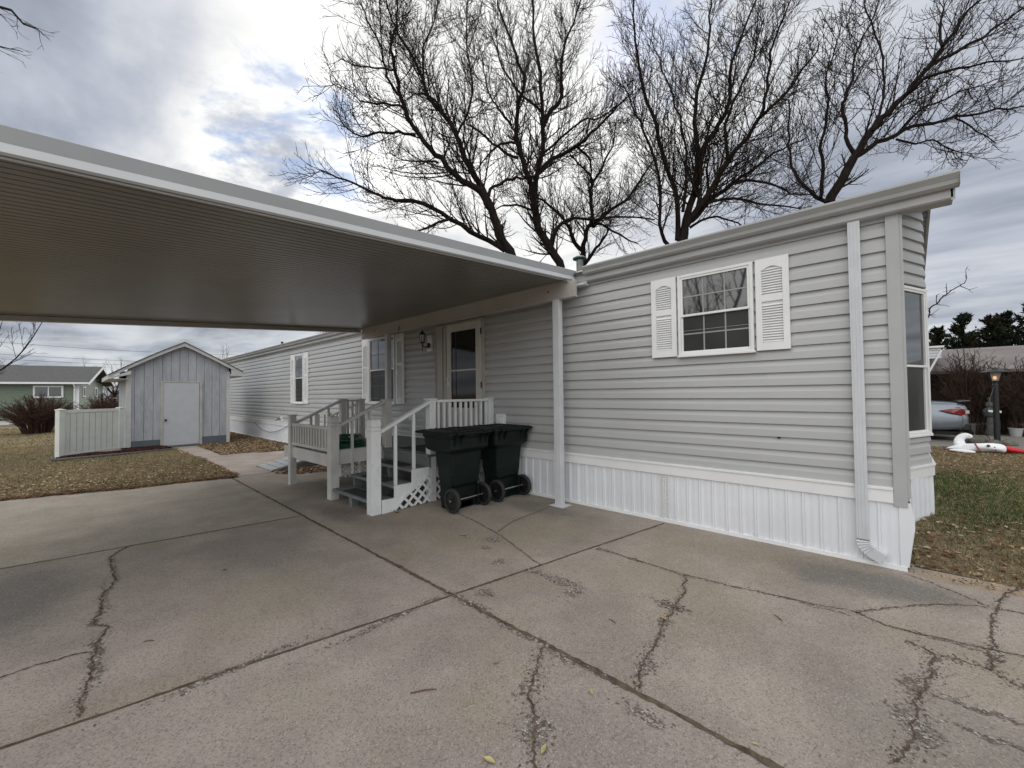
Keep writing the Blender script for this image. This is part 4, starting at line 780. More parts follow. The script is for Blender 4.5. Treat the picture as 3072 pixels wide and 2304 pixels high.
ring(m,-5.90,-4.995,0.68,2.75,0.118,0.14,0.575,ys-0.03,ys)
ring(m,-5.79,-5.105,1.245,2.62,0.012,0.012,0.02,ys-0.036,ys-0.03); ring(m,-5.75,-5.15,0.76,1.16,0.02,0.02,0.02,ys-0.035,ys-0.03)
m.box(-5.78,-5.115,ys-0.022,ys-0.008,1.905,1.935)
sdoor=m.build('storm_door',m_door,home,bevel=0.002,label='white storm door with tall dark glass')
m=MB(); m.box(-5.785,-5.11,ys-0.016,ys-0.010,1.25,2.615); m.build('pane',m_doorglass,sdoor)
m=MB(); m.box(-5.66,-5.645,ys-0.02,ys-0.0165,1.26,2.6); m.build('curtain_edge',simple('curtain_dark',(0.04,0.045,0.05),0.7,0.1),sdoor)
m=MB(); m.tube([(-5.855,ys-0.032,1.80),(-5.855,ys-0.06,1.80),(-5.855,ys-0.065,1.76),(-5.84,ys-0.06,1.72)],0.009,8); m.lathe([(0.018,0),(0.018,0.01)],(-5.855,ys-0.042,1.80),12,'y'); m.box(-5.875,-5.835,ys-0.042,ys-0.030,1.66,1.72); m.build('handle',m_white,sdoor)
for z in (0.95,1.6,2.5): m=MB(); m.box(-4.998,-4.985,ys-0.04,ys-0.02,z,z+0.1); m.build('hinge',m_black,sdoor)
# wall lamp, bell, vents
m=MB(); m.box(-6.56,-6.42,YW-0.045,YW-0.015,2.33,2.64); m.box(-6.545,-6.435,YW-0.055,YW-0.045,2.345,2.625)
wl=m.build('lamp_plate',m_white,home,bevel=0.003)
m=MB(); yy=YW-0.055; cx=-6.49
m.lathe([(0.0,0.0),(0.05,0.0),(0.055,-0.012),(0.03,-0.03),(0.0,-0.035)][::-1],(cx,yy,2.44),16,'y')
m.tube([(cx,yy-0.02,2.44),(cx,yy-0.08,2.40),(cx,yy-0.13,2.42),(cx,yy-0.15,2.47)],0.009,8); m.tube([(cx,yy-0.15,2.47),(cx,yy-0.15,2.33)],[0.014,0.004],8); m.lathe([(0.0,-.012),(0.012,0),(0.0,.012)],(cx,yy-0.15,2.33),8)
m.lathe([(0.0,0.0),(0.035,0.0),(0.05,0.02),(0.045,0.022),(0.0,0.022)],(cx,yy-0.15,2.475),8)
for k in range(6):
    a=k*PI/3; m.bar((cx+0.043*math.cos(a),yy-0.15+0.043*math.sin(a),2.495),(cx+0.058*math.cos(a),yy-0.15+0.058*math.sin(a),2.63),0.006,0.006)
m.lathe([(0.066,0.0),(0.068,0.008),(0.045,0.035),(0.022,0.055),(0.020,0.065),(0.008,0.075),(0.012,0.085),(0.0,0.1)],(cx,yy-0.15,2.63),12)
m.build('lantern',m_black,wl)
m=MB(); m.lathe([(0.038,0.0),(0.054,0.133)],(cx,yy-0.15,2.497),6,cap=False); m.build('lamp_glass',simple('lamp_glass',(0.35,0.35,0.36),0.15,0.1,20),wl,smooth=False)
m=MB(); m.box(-4.985,-4.945,YW-0.045,YW-0.015,1.79,1.89); bell=m.build('doorbell',simple('ivory',(0.52,0.45,0.26),0.5,0.05),home,bevel=0.003)
m=MB(); m.lathe([(0.009,0),(0.009,0.006)],(-4.965,YW-0.051,1.835),10,'y'); m.build('bell_button',m_dark,bell)
m=MB(); m.box(-4.70,-4.505,YW-0.05,YW-0.012,0.99,1.175); ring(m,-4.68,-4.525,1.01,1.155,0.02,0.02,0.02,YW-0.062,YW-0.05); m.box(-4.64,-4.565,YW-0.075,YW-0.05,1.03,1.105); m.build('outlet_box',m_white,home,bevel=0.003)
m=MB(); m.box(-7.21,-7.02,YW-0.05,YW-0.012,0.98,1.13); m.box(-7.17,-7.06,YW-0.07,YW-0.05,1.0,1.08); m.build('outlet_box',m_white,home,bevel=0.003)
m=MB(); m.box(-14.66,-14.50,YW-0.05,YW-0.012,0.69,0.84); fb=m.build('faucet_block',m_white,home)
m=MB(); m.tube([(-14.6,YW-0.05,0.76),(-14.6,YW-0.15,0.76),(-14.62,YW-0.17,0.71)],0.016,8); m.lathe([(0.03,0),(0.03,0.01)],(-14.6,YW-0.11,0.79),8); m.tube([(-14.6,YW-0.11,0.76),(-14.6,YW-0.11,0.79)],0.006,6); m.build('faucet',m_black,fb)
m=MB(); m.lathe([(0.0,0),(0.018,0),(0.016,0.003),(0,0.003)],(-0.82,YW-0.022,1.05),10,'y'); m.build('wall_hole',m_dark,home)
m=MB(); m.box(-2.01,-1.92,YW-0.035,YW-0.018,0.055,0.545); m.build('vent_strip',simple('perforated_vent',(0.60,0.61,0.61),0.6,0.25,90),home)
m=MB(); m.lathe([(0.062,-0.7),(0.062,0.17),(0.055,0.17)],(-4.03,6.17,3.70),16); vp=m.build('roof_vent',simple('galvanised',(0.20,0.20,0.19),0.5,0.2,10,metal=0.4),home,smooth=False)
m=MB(); m.lathe([(0.075,0.0),(0.125,0.0),(0.122,0.02),(0.07,0.048),(0.0,0.055)],(-4.03,6.17,3.885),20); m.build('vent_cap',simple('vent_cap_teal',(0.10,0.15,0.15),0.5,0.15,10),vp)
m=MB(); m.lathe([(0.035,-0.3),(0.035,0.12),(0.05,0.12),(0.05,0.16),(0,0.17)],(-17.3,5.6,3.45),12); m.build('roof_pipe',m_black,home)
m=MB(); m.tube([(-17.3,YW-0.05,0.55),(-17.0,YW-0.07,0.46),(-16.4,YW-0.08,0.33),(-15.6,YW-0.08,0.28),(-14.9,YW-0.08,0.34),(-14.3,YW-0.08,0.46),(-13.9,YW-0.06,0.57)],0.010,6); o=m.build('cable',simple('grey_cable',(0.16,0.17,0.18),0.6,0.1)); tag(o,'grey cable sagging along the white skirting of the far end','cable')
# ================================================================ carport
car_p=root('carport',(-3.3,4.48,0),'white metal carport with ribbed underside reaching out from the mobile home','carport')
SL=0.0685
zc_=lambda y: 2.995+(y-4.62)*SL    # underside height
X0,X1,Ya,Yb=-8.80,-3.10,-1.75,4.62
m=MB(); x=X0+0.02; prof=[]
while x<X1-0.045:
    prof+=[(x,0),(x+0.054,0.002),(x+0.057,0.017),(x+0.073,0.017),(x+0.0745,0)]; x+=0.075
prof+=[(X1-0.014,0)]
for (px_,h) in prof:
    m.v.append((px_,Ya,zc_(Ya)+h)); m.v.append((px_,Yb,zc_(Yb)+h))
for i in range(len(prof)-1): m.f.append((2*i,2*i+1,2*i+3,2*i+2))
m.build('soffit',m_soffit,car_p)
m=MB(); m.ext([(X0,Ya,zc_(Ya)+0.07),(X0,Yb,zc_(Yb)+0.07),(X0,Yb,zc_(Yb)+0.10),(X0,Ya,zc_(Ya)+0.10)],(X1-X0-0.01,0,0)); m.build('roof',m_fascia2,car_p)
def fas(prof,mat,name):
    m=MB(); n=len(prof)
    A=[(X1+dx,Ya-0.02,zc_(Ya-0.02)+dz) for dx,dz in prof]; m.ext(A,(0,Yb+0.04-Ya+0.02,(Yb+0.06-Ya)*SL)); return m.build(name,mat,car_p)
fas([(-0.012,-0.008),(0.004,-0.008),(-0.010,0.074),(-0.022,0.074),(-0.022,-0.002)],m_fascia,'fascia')
fas([(-0.009,0.0745),(0.008,0.150),(-0.004,0.156),(-0.06,0.156),(-0.06,0.0745)],m_fascia2,'fascia_cap')
m=MB(); m.ext([(X0-0.02,Ya-0.02,zc_(Ya)-0.07),(X0+0.0,Ya-0.02,zc_(Ya)-0.07),(X0+0.0,Ya-0.02,zc_(Ya)+0.09),(X0-0.02,Ya-0.02,zc_(Ya)+0.09)],(0,4.46-Ya,(4.46-Ya)*SL)); m.ext([(X0-0.02,Ya-0.02,zc_(Ya)-0.075),(X0+0.10,Ya-0.02,zc_(Ya)-0.075),(X0+0.10,Ya-0.02,zc_(Ya)-0.068),(X0-0.02,Ya-0.02,zc_(Ya)-0.068)],(0,4.46-Ya,(4.46-Ya)*SL)); m.ext([(X0+0.094,Ya-0.02,zc_(Ya)-0.068),(X0+0.10,Ya-0.02,zc_(Ya)-0.068),(X0+0.10,Ya-0.02,zc_(Ya)-0.006),(X0+0.094,Ya-0.02,zc_(Ya)-0.006)],(0,4.46-Ya,(4.46-Ya)*SL))
m.build('edge_beam',m_beam,car_p)
m=MB(); m.box(X0+0.12,X1+0.11,4.45,4.50,2.765,2.975); m.box(X0+0.12,X1+0.115,4.435,4.515,2.755,2.772); m.box(X0+0.12,X1+0.115,4.435,4.443,2.772,2.79); m.box(X0+0.12,X1+0.02,4.425,4.45,2.962,2.985)
bm_=m.build('beam',m_beam,car_p,bevel=0.002)
m=MB(); m.box(X1-0.02,X1+0.16,4.60,4.75,2.93,2.96); m.box(X1-0.004,X1+0.165,4.645,4.66,2.95,3.14); m.build('end_cap',m_fascia,car_p)
for xx in (-8.12,-3.42): m=MB(); m.lathe([(0,0),(0.012,0),(0.012,0.004),(0,0.004)],(xx,4.445,2.885),8,'y'); m.build('screw',m_dark,bm_)
m=MB(); m.tube([(-7.13,4.43,2.86),(-7.15,4.42,2.80),(-7.12,4.41,2.77),(-7.09,4.42,2.80),(-7.09,4.425,2.86)],0.006,6); m.tube([(-7.12,4.41,2.77),(-7.12,4.41,2.66),(-7.105,4.41,2.62),(-7.09,4.41,2.63)],0.0025,5); m.build('hook',m_black,bm_)
def post(x,y,zt,name='post',zb=0.0,w=0.095):
    m=MB(); m.box(x-w/2,x+w/2,y-w/2,y+w/2,zb,zt); m.box(x-0.008,x+0.008,y-w/2-0.003,y-w/2-0.0001,zb,zt); m.box(x+w/2+0.0001,x+w/2+0.003,y-0.008,y+0.008,zb,zt)
    p=m.build(name,m_post,car_p,bevel=0.004); m=MB(); m.box(x-0.11,x+0.12,y-0.10,y+0.10,zb+0.001,zb+0.006); m.box(x+w/2+0.002,x+w/2+0.008,y-0.03,y+0.03,zb+0.006,zb+0.05); m.build('foot_plate',m_post,p)
post(-3.292,4.475,2.756); post(-7.62,4.475,2.756,zb=0.66); post(-3.30,-1.55,zc_(-1.55)-0.0); post(-8.5,-1.55,zc_(-1.55)-0.0)
m=MB(); m.box(-8.7,-3.15,-1.60,-1.50,zc_(-1.55)-0.16,zc_(-1.6)-0.001); m.build('beam',m_beam,car_p)
# ================================================================ porch, stairs and ramp
por=root('porch',(-6,3.8,0),'white railed wooden porch with grey stairs, low side deck and ramp','porch')
XR,XM,XL=-4.77,-5.97,-7.56
DZ=0.66
def pst(x,y,zb,zt,w,mat=m_porch,cap=True,name='post',notch=False,par=por):
    m=MB(); m.box(x-w/2,x+w/2,y-w/2,y+w/2,zb,zt-(0.02 if cap else 0))
    if notch:
        m=MB(); c=w/2; 
        m.box(x-c,x+c,y-c,y+c,zb,zt-0.15); m.box(x-c+.008,x+c-.008,y-c+.008,y+c-.008,zt-0.15,zt-0.142); m.box(x-c,x+c,y-c,y+c,zt-0.142,zt-0.10); m.box(x-c+.008,x+c-.008,y-c+.008,y+c-.008,zt-0.10,zt-0.092); m.box(x-c,x+c,y-c,y+c,zt-0.092,zt-0.02)
        t=c-0.012; b=len(m.v); m.v+=[(x-c,y-c,zt-.02),(x+c,y-c,zt-.02),(x+c,y+c,zt-.02),(x-c,y+c,zt-.02),(x-t,y-t,zt),(x+t,y-t,zt),(x+t,y+t,zt),(x-t,y+t,zt)]; m.f+=[(b,b+1,b+5,b+4),(b+1,b+2,b+6,b+5),(b+2,b+3,b+7,b+6),(b+3,b,b+4,b+7),(b+4,b+5,b+6,b+7)]
    if cap and not notch: m.box(x-w/2-0.018,x+w/2+0.018,y-w/2-0.018,y+w/2+0.018,zt-0.02,zt)
    return m.build(name,mat,par,bevel=0.004)
# newels
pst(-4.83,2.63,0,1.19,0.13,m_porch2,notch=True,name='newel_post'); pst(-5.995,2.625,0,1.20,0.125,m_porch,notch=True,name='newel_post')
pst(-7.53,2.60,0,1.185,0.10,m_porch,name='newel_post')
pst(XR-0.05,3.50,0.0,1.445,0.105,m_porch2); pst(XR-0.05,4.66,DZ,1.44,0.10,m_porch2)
pst(XM-0.02,3.49,DZ,1.43,0.115); pst(XL,3.49,0.0,1.44,0.10); pst(XL+0.01,3.86,0.0,1.435,0.09)
# landing
def deck(x0,x1,y0,y1,z,mat,along='x',name='deck_board',w=0.14,par=por):
    m=MB()
    if along=='x':
        y=y0
        while y<y1-0.01: m.box(x0,x1,y,min(y+w-0.006,y1),z-0.035,z); y+=w
    else:
        x=x0
        while x<x1-0.01: m.box(x,min(x+w-0.006,x1),y0,y1,z-0.035,z); x+=w
    return m.build(name,mat,par,bevel=0.003)
deck(XL-0.03,XR+0.01,3.40,4.68,DZ,m_stair,'x','landing')
m=MB(); m.box(XM+0.01,XR+0.005,3.425,3.46,DZ-0.19,DZ-0.036); m.box(XR-0.035,XR+0.002,3.46,4.68,DZ-0.19,DZ-0.036)
m.build('rim_board',m_stair,por)
for ya,yb in ((3.45,3.485),(4.5,4.6)): m=MB(); m.box(XR-0.03,XR+0.008,ya,yb,0.005,0.47); m.build('support',m_porch2,por)
# stairs
ZT=[(0.165,2.585,2.88),(0.327,2.86,3.15),(0.497,3.13,3.42)]
for k,(z,y0,y1) in enumerate(ZT):
    m=MB(); ym=(y0+y1)/2; m.box(XM+0.01,XR+0.002,y0,ym-0.004,z-0.038,z); m.box(XM+0.01,XR+0.002,ym+0.004,y1,z-0.038,z)
    tr=m.build('tread',m_stair,por,bevel=0.004)
    m=MB(); m.box(XM+0.28,XR-0.28,y0+0.03,y1-0.05,z+0.0005,z+0.006); m.build('tread_mat',m_mat,tr,bevel=0.002)
m=MB(); m.box(-5.75,-4.95,3.55,4.25,DZ+0.001,DZ+0.010); m.build('door_mat',m_mat,por)
def stringer(x,th,mat,name):
    P_=[(x,2.72,0.0),(x,2.72,0.127),(x,2.90,0.127),(x,2.90,0.288),(x,3.17,0.288),(x,3.17,0.458),(x,3.43,0.458),(x,3.43,0.26),(x,3.02,0.0)]
    m=MB(); m.ext(P_,(th,0,0)); return m.build(name,mat,por)
stringer(-5.42,0.04,m_stair,'stringer'); stringer(XM+0.03,0.04,m_stair,'stringer')
m=MB(); m.box(-5.45,-5.37,2.60,2.70,0.0,0.125); m.build('support',m_stair,por)
# right cheek: solid stepped board with lattice below the diagonal
xc=XR+0.004
m=MB(); m.ext([(xc,2.70,0.0),(xc,2.70,0.172),(xc,2.872,0.165),(xc,2.874,0.325),(xc,3.137,0.322),(xc,3.141,0.497),(xc,3.425,0.492),(xc,3.43,0.38),(xc,2.83,0.0)],(0.012,0,0)); m.build('cheek_board',m_porch2,por)
def lattice(name,x,y0,y1,zlow,zhigh,mat,inside,sp=0.098,w=0.030,axis='x',th=0.008):
    m=MB()
    for s,off in ((1,0.0),(-1,th)):
        k=-40
        while k<60:
            c=k*sp*1.4142; k+=1
            # line z = s*(y-c); sample and keep the inside run
            run=[]
            n=240
            for i in range(n+1):
                y=y0+(y1-y0)*i/n; z=s*(y-y0)-s*c
                if zlow<=z<=zhigh and inside(y,z): run.append((y,z))
                elif run: break
            if len(run)>5:
                (ya,za),(yb,zb)=run[0],run[-1]
                if axis=='x': m.bar((x+off,ya,za),(x+off,yb,zb),w,th,up=(1,0,0)) 
                else: m.bar((ya,x+off,za),(yb,x+off,zb),w,th,up=(0,1,0))
    return m.build(name,mat,por)
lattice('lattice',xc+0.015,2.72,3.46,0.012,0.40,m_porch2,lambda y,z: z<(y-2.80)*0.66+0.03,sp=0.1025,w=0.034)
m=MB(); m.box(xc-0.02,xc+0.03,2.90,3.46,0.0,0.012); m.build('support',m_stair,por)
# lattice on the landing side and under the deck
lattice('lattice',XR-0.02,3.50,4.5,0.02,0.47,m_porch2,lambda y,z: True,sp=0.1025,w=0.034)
lattice('lattice',XM-0.12,2.78,3.40,0.24,0.50,m_porch,lambda y,z: z>0.24+max(0,0.03-0.0*(y-2.8)),sp=0.050,w=0.017)
# handrails
def rail(p,q,w=0.04,h=0.085,mat=m_porch,name='handrail'):
    m=MB(); m.bar(p,q,w,h); return m.build(name,mat,por,bevel=0.004)
rail((XR-0.02,2.69,1.035),(XR-0.02,3.46,1.405),0.085,0.04,m_porch2); rail((XM,2.66,1.045),(XM,3.44,1.40),0.085,0.04); rail((XL+0.02,2.65,1.035),(XL+0.02,3.45,1.41),0.085,0.04)
def bal(x,y,z0,z1,mat=m_porch,w=0.036): 
    m=MB(); m.box(x-w/2,x+w/2,y-w/2,y+w/2,z0,z1); return m.build('baluster',mat,por,bevel=0.003)
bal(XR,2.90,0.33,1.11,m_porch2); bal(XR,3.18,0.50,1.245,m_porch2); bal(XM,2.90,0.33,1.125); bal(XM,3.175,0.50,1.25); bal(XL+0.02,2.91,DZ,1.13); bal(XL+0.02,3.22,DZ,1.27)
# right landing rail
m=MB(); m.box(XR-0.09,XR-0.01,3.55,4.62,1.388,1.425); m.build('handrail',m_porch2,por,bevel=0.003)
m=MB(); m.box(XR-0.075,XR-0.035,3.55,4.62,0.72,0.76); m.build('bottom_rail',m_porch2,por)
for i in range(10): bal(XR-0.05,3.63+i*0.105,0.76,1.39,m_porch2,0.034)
# low side deck and its front railing
deck(XL-0.20,XM-0.08,2.66,3.42,DZ+0.0,m_stair,'y','side_deck')
m=MB(); m.box(-7.88,-5.975,2.585,2.62,0.46,0.64); fb=m.build('front_beam',m_porch,por,bevel=0.003)
m=MB(); m.box(-6.06,-5.97,2.665,3.40,0.49,0.70); m.build('side_beam',m_porch,por,bevel=0.003); m=MB(); m.box(-7.80,-7.76,2.62,3.4,0.47,0.64); m.build('side_beam',m_porch,por,bevel=0.003)
m=MB(); m.box(-7.64,-6.05,2.57,2.62,1.00,1.045); m.build('handrail',m_porch,por,bevel=0.003)
m=MB(); m.box(-7.64,-6.05,2.575,2.615,0.68,0.725); m.build('bottom_rail',m_porch,por,bevel=0.003)
for i in range(13): bal(-7.40+i*0.105,2.595,0.725,1.0,w=0.05)
# short railing beside the ramp and the ramp itself
m=MB(); m.box(XL-0.03,XL+0.03,3.53,3.83,1.385,1.42); m.build('handrail',m_porch,por)
m=MB(); m.box(XL-0.02,XL+0.02,3.53,3.83,0.74,0.78); m.build('bottom_rail',m_porch,por)
for i in range(3): bal(XL,3.59+i*0.09,0.78,1.385,w=0.034)
rail((XL-0.03,3.88,1.39),(-9.05,3.90,1.06),0.06,0.035)
for i in range(7): bal(-7.85-i*0.17,3.89,0.60-i*0.045,1.30-i*0.038,w=0.03)
pst(-9.75,3.88,0,1.12,0.11); rail((-9.70,3.88,1.10),(-9.0,3.88,1.10),0.06,0.035); bal(-9.3,3.88,0.2,1.09); pst(-9.02,3.90,0,1.12,0.09)
rb=MB(); n=12
for i in range(n):
    x0=XL-0.04-i*0.125; z0=DZ-0.01-i*0.0345; rb.bar((x0,3.93,z0-0.02),(x0,4.66,z0-0.02),0.119,0.035)
rb.build('ramp_boards',m_stair,por)
m=MB(); m.box(-10.0,-9.05,3.75,4.66,0.19,0.235); m.build('ramp_landing',m_stair,por)
m_ramp=simple('ramp_paint',(0.34,0.36,0.36),0.6,0.12,5,bs=30)
m=MB()
for i in range(7):
    y0=2.76+i*0.145; m.bar((-9.99,y0+0.07,0.015+i*0.031+0.012),(-9.10,y0+0.07,0.015+i*0.031+0.012),0.138,0.03,up=(0,-0.2,1))
m.build('ramp_boards',m_ramp,por,bevel=0.003)
m=MB(); m.ext([(-9.10,2.74,0.0),(-9.10,3.76,0.0),(-9.10,3.76,0.20),(-9.10,2.74,0.01)],(0.03,0,0)); m.ext([(-10.02,2.74,0.0),(-10.02,3.76,0.0),(-10.02,3.76,0.20),(-10.02,2.74,0.01)],(0.03,0,0)); m.build('ramp_side',m_stair,por)
# ---------------------------------------------------------------- coiled hose on the side deck
hr=random.Random(12); pts=[]; turns=11
for i in range(turns*26):
    a=2*PI*i/26; tt=i/26
    rx=0.36+0.07*math.sin(tt*2.3)+0.02*math.sin(a*3+tt); ry=0.27+0.05*math.sin(tt*1.7+1)+0.02*math.cos(a*2+tt)
    z=DZ+0.015+0.0145*tt+0.03*max(0,math.sin(a*1+tt*1.3))*min(1,tt/4); pts.append((-6.56+rx*math.cos(a)+0.03*math.sin(tt*3),3.03+ry*math.sin(a)+0.02*math.cos(tt*2),z))
m=MB(); m.tube(pts,0.0135,8); o=m.build('garden_hose',m_hose,smooth=True); tag(o,'dark green garden hose coiled in a heap on the low side deck','hose')
# ================================================================ wheelie bins
def make_bin():
    b=root('wheelie_bin',(-4.35,3.565,0),'dark green wheeled rubbish bin with black lid beside the stairs','bin','two wheelie bins against the porch')
    def rr4(x0,x1,y0,y1,z,r=0.04,n=4):
        P_=[]
        for (cx,cy,a0) in ((x1-r,y1-r,0),(x0+r,y1-r,90),(x0+r,y0+r,180),(x1-r,y0+r,270)):
            for i in range(n+1): a=math.radians(a0+90*i/n); P_.append((cx+r*math.cos(a),cy+r*math.sin(a),z))
        return P_
    def loft(rings,closed=True):
        m=MB(); n=len(rings[0])
        for r_ in rings: m.v+=r_
        for k in range(len(rings)-1):
            for i in range(n): m.f.append((k*n+i,k*n+(i+1)%n,(k+1)*n+(i+1)%n,(k+1)*n+i))
        m.f.append(tuple(range(n))[::-1]); m.f.append(tuple((len(rings)-1)*n+i for i in range(n))); return m
    rings=[rr4(-4.42,-4.17,3.35,3.78,0.012),rr4(-4.435,-4.17,3.345,3.785,0.28),rr4(-4.435,-4.13,3.34,3.79,0.33),rr4(-4.455,-4.115,3.325,3.805,0.47),rr4(-4.452,-4.118,3.328,3.802,0.475),rr4(-4.49,-4.10,3.31,3.82,0.735),
           rr4(-4.50,-4.095,3.30,3.83,0.742),rr4(-4.575,-4.06,3.25,3.88,0.775),rr4(-4.60,-4.04,3.235,3.895,0.80),rr4(-4.615,-4.035,3.225,3.905,0.93),rr4(-4.635,-4.02,3.21,3.92,0.955),rr4(-4.635,-4.02,3.21,3.92,0.985)]
    body=loft(rings).build('bin_body',m_bin,b,bevel=0.004)
    # wheel arches and rear feet
    m=MB()
    for y in (3.345,3.75): m.box(-4.20,-4.115,y,y+0.035,0.02,0.30)
    m.box(-4.21,-4.17,3.42,3.71,0.015,0.10)
    m.build('wheel_mount',m_bin,b,bevel=0.006)
    rings=[rr4(-4.70,-3.985,3.19,3.94,0.986,0.03),rr4(-4.755,-3.985,3.18,3.95,0.992,0.03),rr4(-4.76,-3.99,3.18,3.95,1.012,0.03),rr4(-4.70,-4.02,3.21,3.92,1.026,0.05),rr4(-4.60,-4.10,3.30,3.83,1.034,0.06)]
    lid=loft(rings).build('lid',m_lid,b,bevel=0.003)
    m=MB(); 
    for y in (3.34,3.43,3.66,3.75): m.bar((-4.62,y,1.033),(-4.08,y,1.033),0.02,0.014)
    m.bar((-4.45,3.42,1.036),(-4.45,3.72,1.036),0.02,0.012); m.bar((-4.15,3.36,1.036),(-4.15,3.78,1.036),0.03,0.014); m.build('lid_rib',m_lid,lid,bevel=0.003)
    # handle bar on brackets
    m=MB(); m.tube([(-3.955,3.27,1.0),(-3.955,3.86,1.0)],0.014,10)
    for y in (3.30,3.40,3.73,3.83):
        m.ext([(-4.02,y-0.014,0.93),(-3.975,y-0.014,0.965),(-3.94,y-0.014,0.99),(-3.94,y-0.014,1.018),(-3.98,y-0.014,1.022),(-4.02,y-0.014,1.0)],(0,0.028,0))
        m.ext([(-4.035,y-0.012,0.84),(-4.00,y-0.012,0.93),(-4.02,y-0.012,0.95)],(0,0.024,0))
    m.build('handle',m_bin,b,bevel=0.002)
    m=MB(); 
    for y in (3.34,3.79): m.box(-4.05,-3.965,y-0.035,y+0.035,0.995,1.03)
    m.build('hinge',m_lid,b,bevel=0.004)
    m=MB(); m.tube([(-4.10,3.27,0.152),(-4.10,3.87,0.152)],0.010,8); ax=m.build('axle',m_chrome,b)
    for y,s in ((3.30,1),(3.83,-1)):
        m=MB(); m.lathe([(0.118,-0.024),(0.142,-0.024),(0.152,-0.012),(0.152,0.012),(0.142,0.024),(0.118,0.024),(0.118,-0.024)],(-4.10,y,0.153),28,'y',cap=False); w=m.build('wheel',m_rubber,b)
        m=MB(); m.lathe([(0.0,-0.006),(0.118,-0.006),(0.118,0.006),(0.0,0.006)],(-4.10,y,0.153),24,'y',cap=False); m.lathe([(0.0,-0.028),(0.026,-0.026),(0.030,0.026),(0.0,0.028)],(-4.10,y,0.153),14,'y')
        for k in range(6):
            a=k*PI/3; m.bar((-4.10+0.02*math.cos(a),y,0.153+0.02*math.sin(a)),(-4.10+0.118*math.cos(a),y,0.153+0.118*math.sin(a)),0.034,0.020,up=(0,1,0)) 
        m.build('rim',m_black,w,bevel=0.002)
        m=MB(); m.lathe([(0.0,-0.040),(0.014,-0.038),(0.015,0.038),(0.0,0.040)],(-4.10,y,0.153),10,'y'); m.build('hub_cap',m_chrome,w)
    return b
bin1=make_bin()
def copy_tree(o,par=None):
    c=o.copy(); SC.collection.objects.link(c); c.parent=par
    for ch in o.children: copy_tree(ch,c)
    return c
bin2=copy_tree(bin1); bin2.location=(-4.30,4.325,0.0); bin2.rotation_euler=(0,0,math.radians(-1.5))
bin1['label']='dark green wheeled bin nearest the stairs, overlapping the other bin'; bin2['label']='dark green wheeled bin nearest the house wall and carport post'
# ================================================================ shed
shed=root('storage_shed',(-17.4,2.4,0),'small grey storage shed with gable front and pale door','shed')
XF=-16.1; k_=1.0592
Zs=lambda z:1.5+(z-1.5)*k_
def grooved(name,y0,y1,z0,top,par):
    m=MB(); y=y0; gw=0.008; sp=0.205; first=0.14
    cuts=[y0]; c=y0+first
    while c<y1-0.02: cuts.append(c); c+=sp
    cuts.append(y1)
    for a,b in zip(cuts[:-1],cuts[1:]):
        a2=a+gw/2;b2=b-gw/2; seg=[]
        mid=2.407
        P_=[(XF,a2,z0),(XF,b2,z0),(XF,b2,top(b2))]
        if a2<mid<b2: P_.append((XF,mid,top(mid)))
        P_.append((XF,a2,top(a2))); m.ext(P_,(-0.02,0,0))
    return m.build(name,m_shed,par)
PK=3.14; ptop=lambda y: (PK-(2.407-y)*0.628 if y<2.407 else PK-(y-2.407)*0.564)
grooved('wall',1.155,3.60,0.0,ptop,shed)
m=MB(); m.ext([(XF-0.022,1.15,0),(XF-0.022,3.62,0),(XF-0.022,3.62,ptop(3.62)-0.02),(XF-0.022,2.407,PK-0.03),(XF-0.022,1.15,ptop(1.15)-0.02)],(-0.02,0,0)); m.build('wall',m_dark,shed)
m=MB()
for i in range(14): m.box(XF-0.04-0.205*(i+1)+0.004,XF-0.04-0.205*i-0.004,1.14,1.16,0.0,2.27); m.box(XF-0.04-0.205*(i+1)+0.004,XF-0.04-0.205*i-0.004,3.60,3.62,0.0,2.37)
m.box(-18.97,-18.95,1.15,3.62,0,2.4); m.box(-18.93,XF-0.045,1.17,3.60,0.0,2.2); m.build('side_wall',m_shed,shed)
m=MB(); m.box(XF-0.03,XF+0.025,1.13,1.225,0.0,2.30); m.box(XF-0.13,XF+0.02,1.115,1.13,0.0,2.25); m.box(XF-0.03,XF+0.025,3.53,3.625,0.0,2.33); m.build('corner_board',m_shedtrim,shed,bevel=0.002)
for ya,yb in ((1.226,1.868),(2.885,3.529)): m=MB(); m.box(XF+0.001,XF+0.014,ya,yb,0.0,0.25); m.build('kick_board',m_shedband,shed)
# roof slabs with white fascia; the left eave is boxed and sags a little
ZP=3.185; yl,zl=0.735,2.145; yr,zr_=3.965,2.315
m=MB()
for (ya,za) in ((yl,zl),(yr,zr_)):
    nseg=8; P_=[]
    for i in range(nseg+1):
        u=i/nseg; y=2.407+(ya-2.407)*u; z=ZP+(za-ZP)*u+ (0.035*math.sin(PI*u) if ya<2 else 0.012*math.sin(PI*u)); P_.append((y,z))
    top=[(XF+0.22,y,z+0.022) for y,z in P_]; bot=[(XF+0.22,y,z) for y,z in P_[::-1]]; m.ext(top+bot,(-3.2,0,0))
m.build('roof',m_shingle,shed)
m=MB()
for (ya,za) in ((yl,zl),(yr,zr_)):
    nseg=8; P_=[]
    for i in range(nseg+1):
        u=i/nseg; y=2.407+(ya-2.407)*u; z=ZP+(za-ZP)*u+ (0.035*math.sin(PI*u) if ya<2 else 0.012*math.sin(PI*u)); P_.append((y,z-0.001))
    m.ext([(XF+0.19,y,z) for y,z in P_]+[(XF+0.19,y,z-0.098-(0.02 if i==0 else 0)) for i,(y,z) in list(enumerate(P_))[::-1]],(-0.025,0,0))
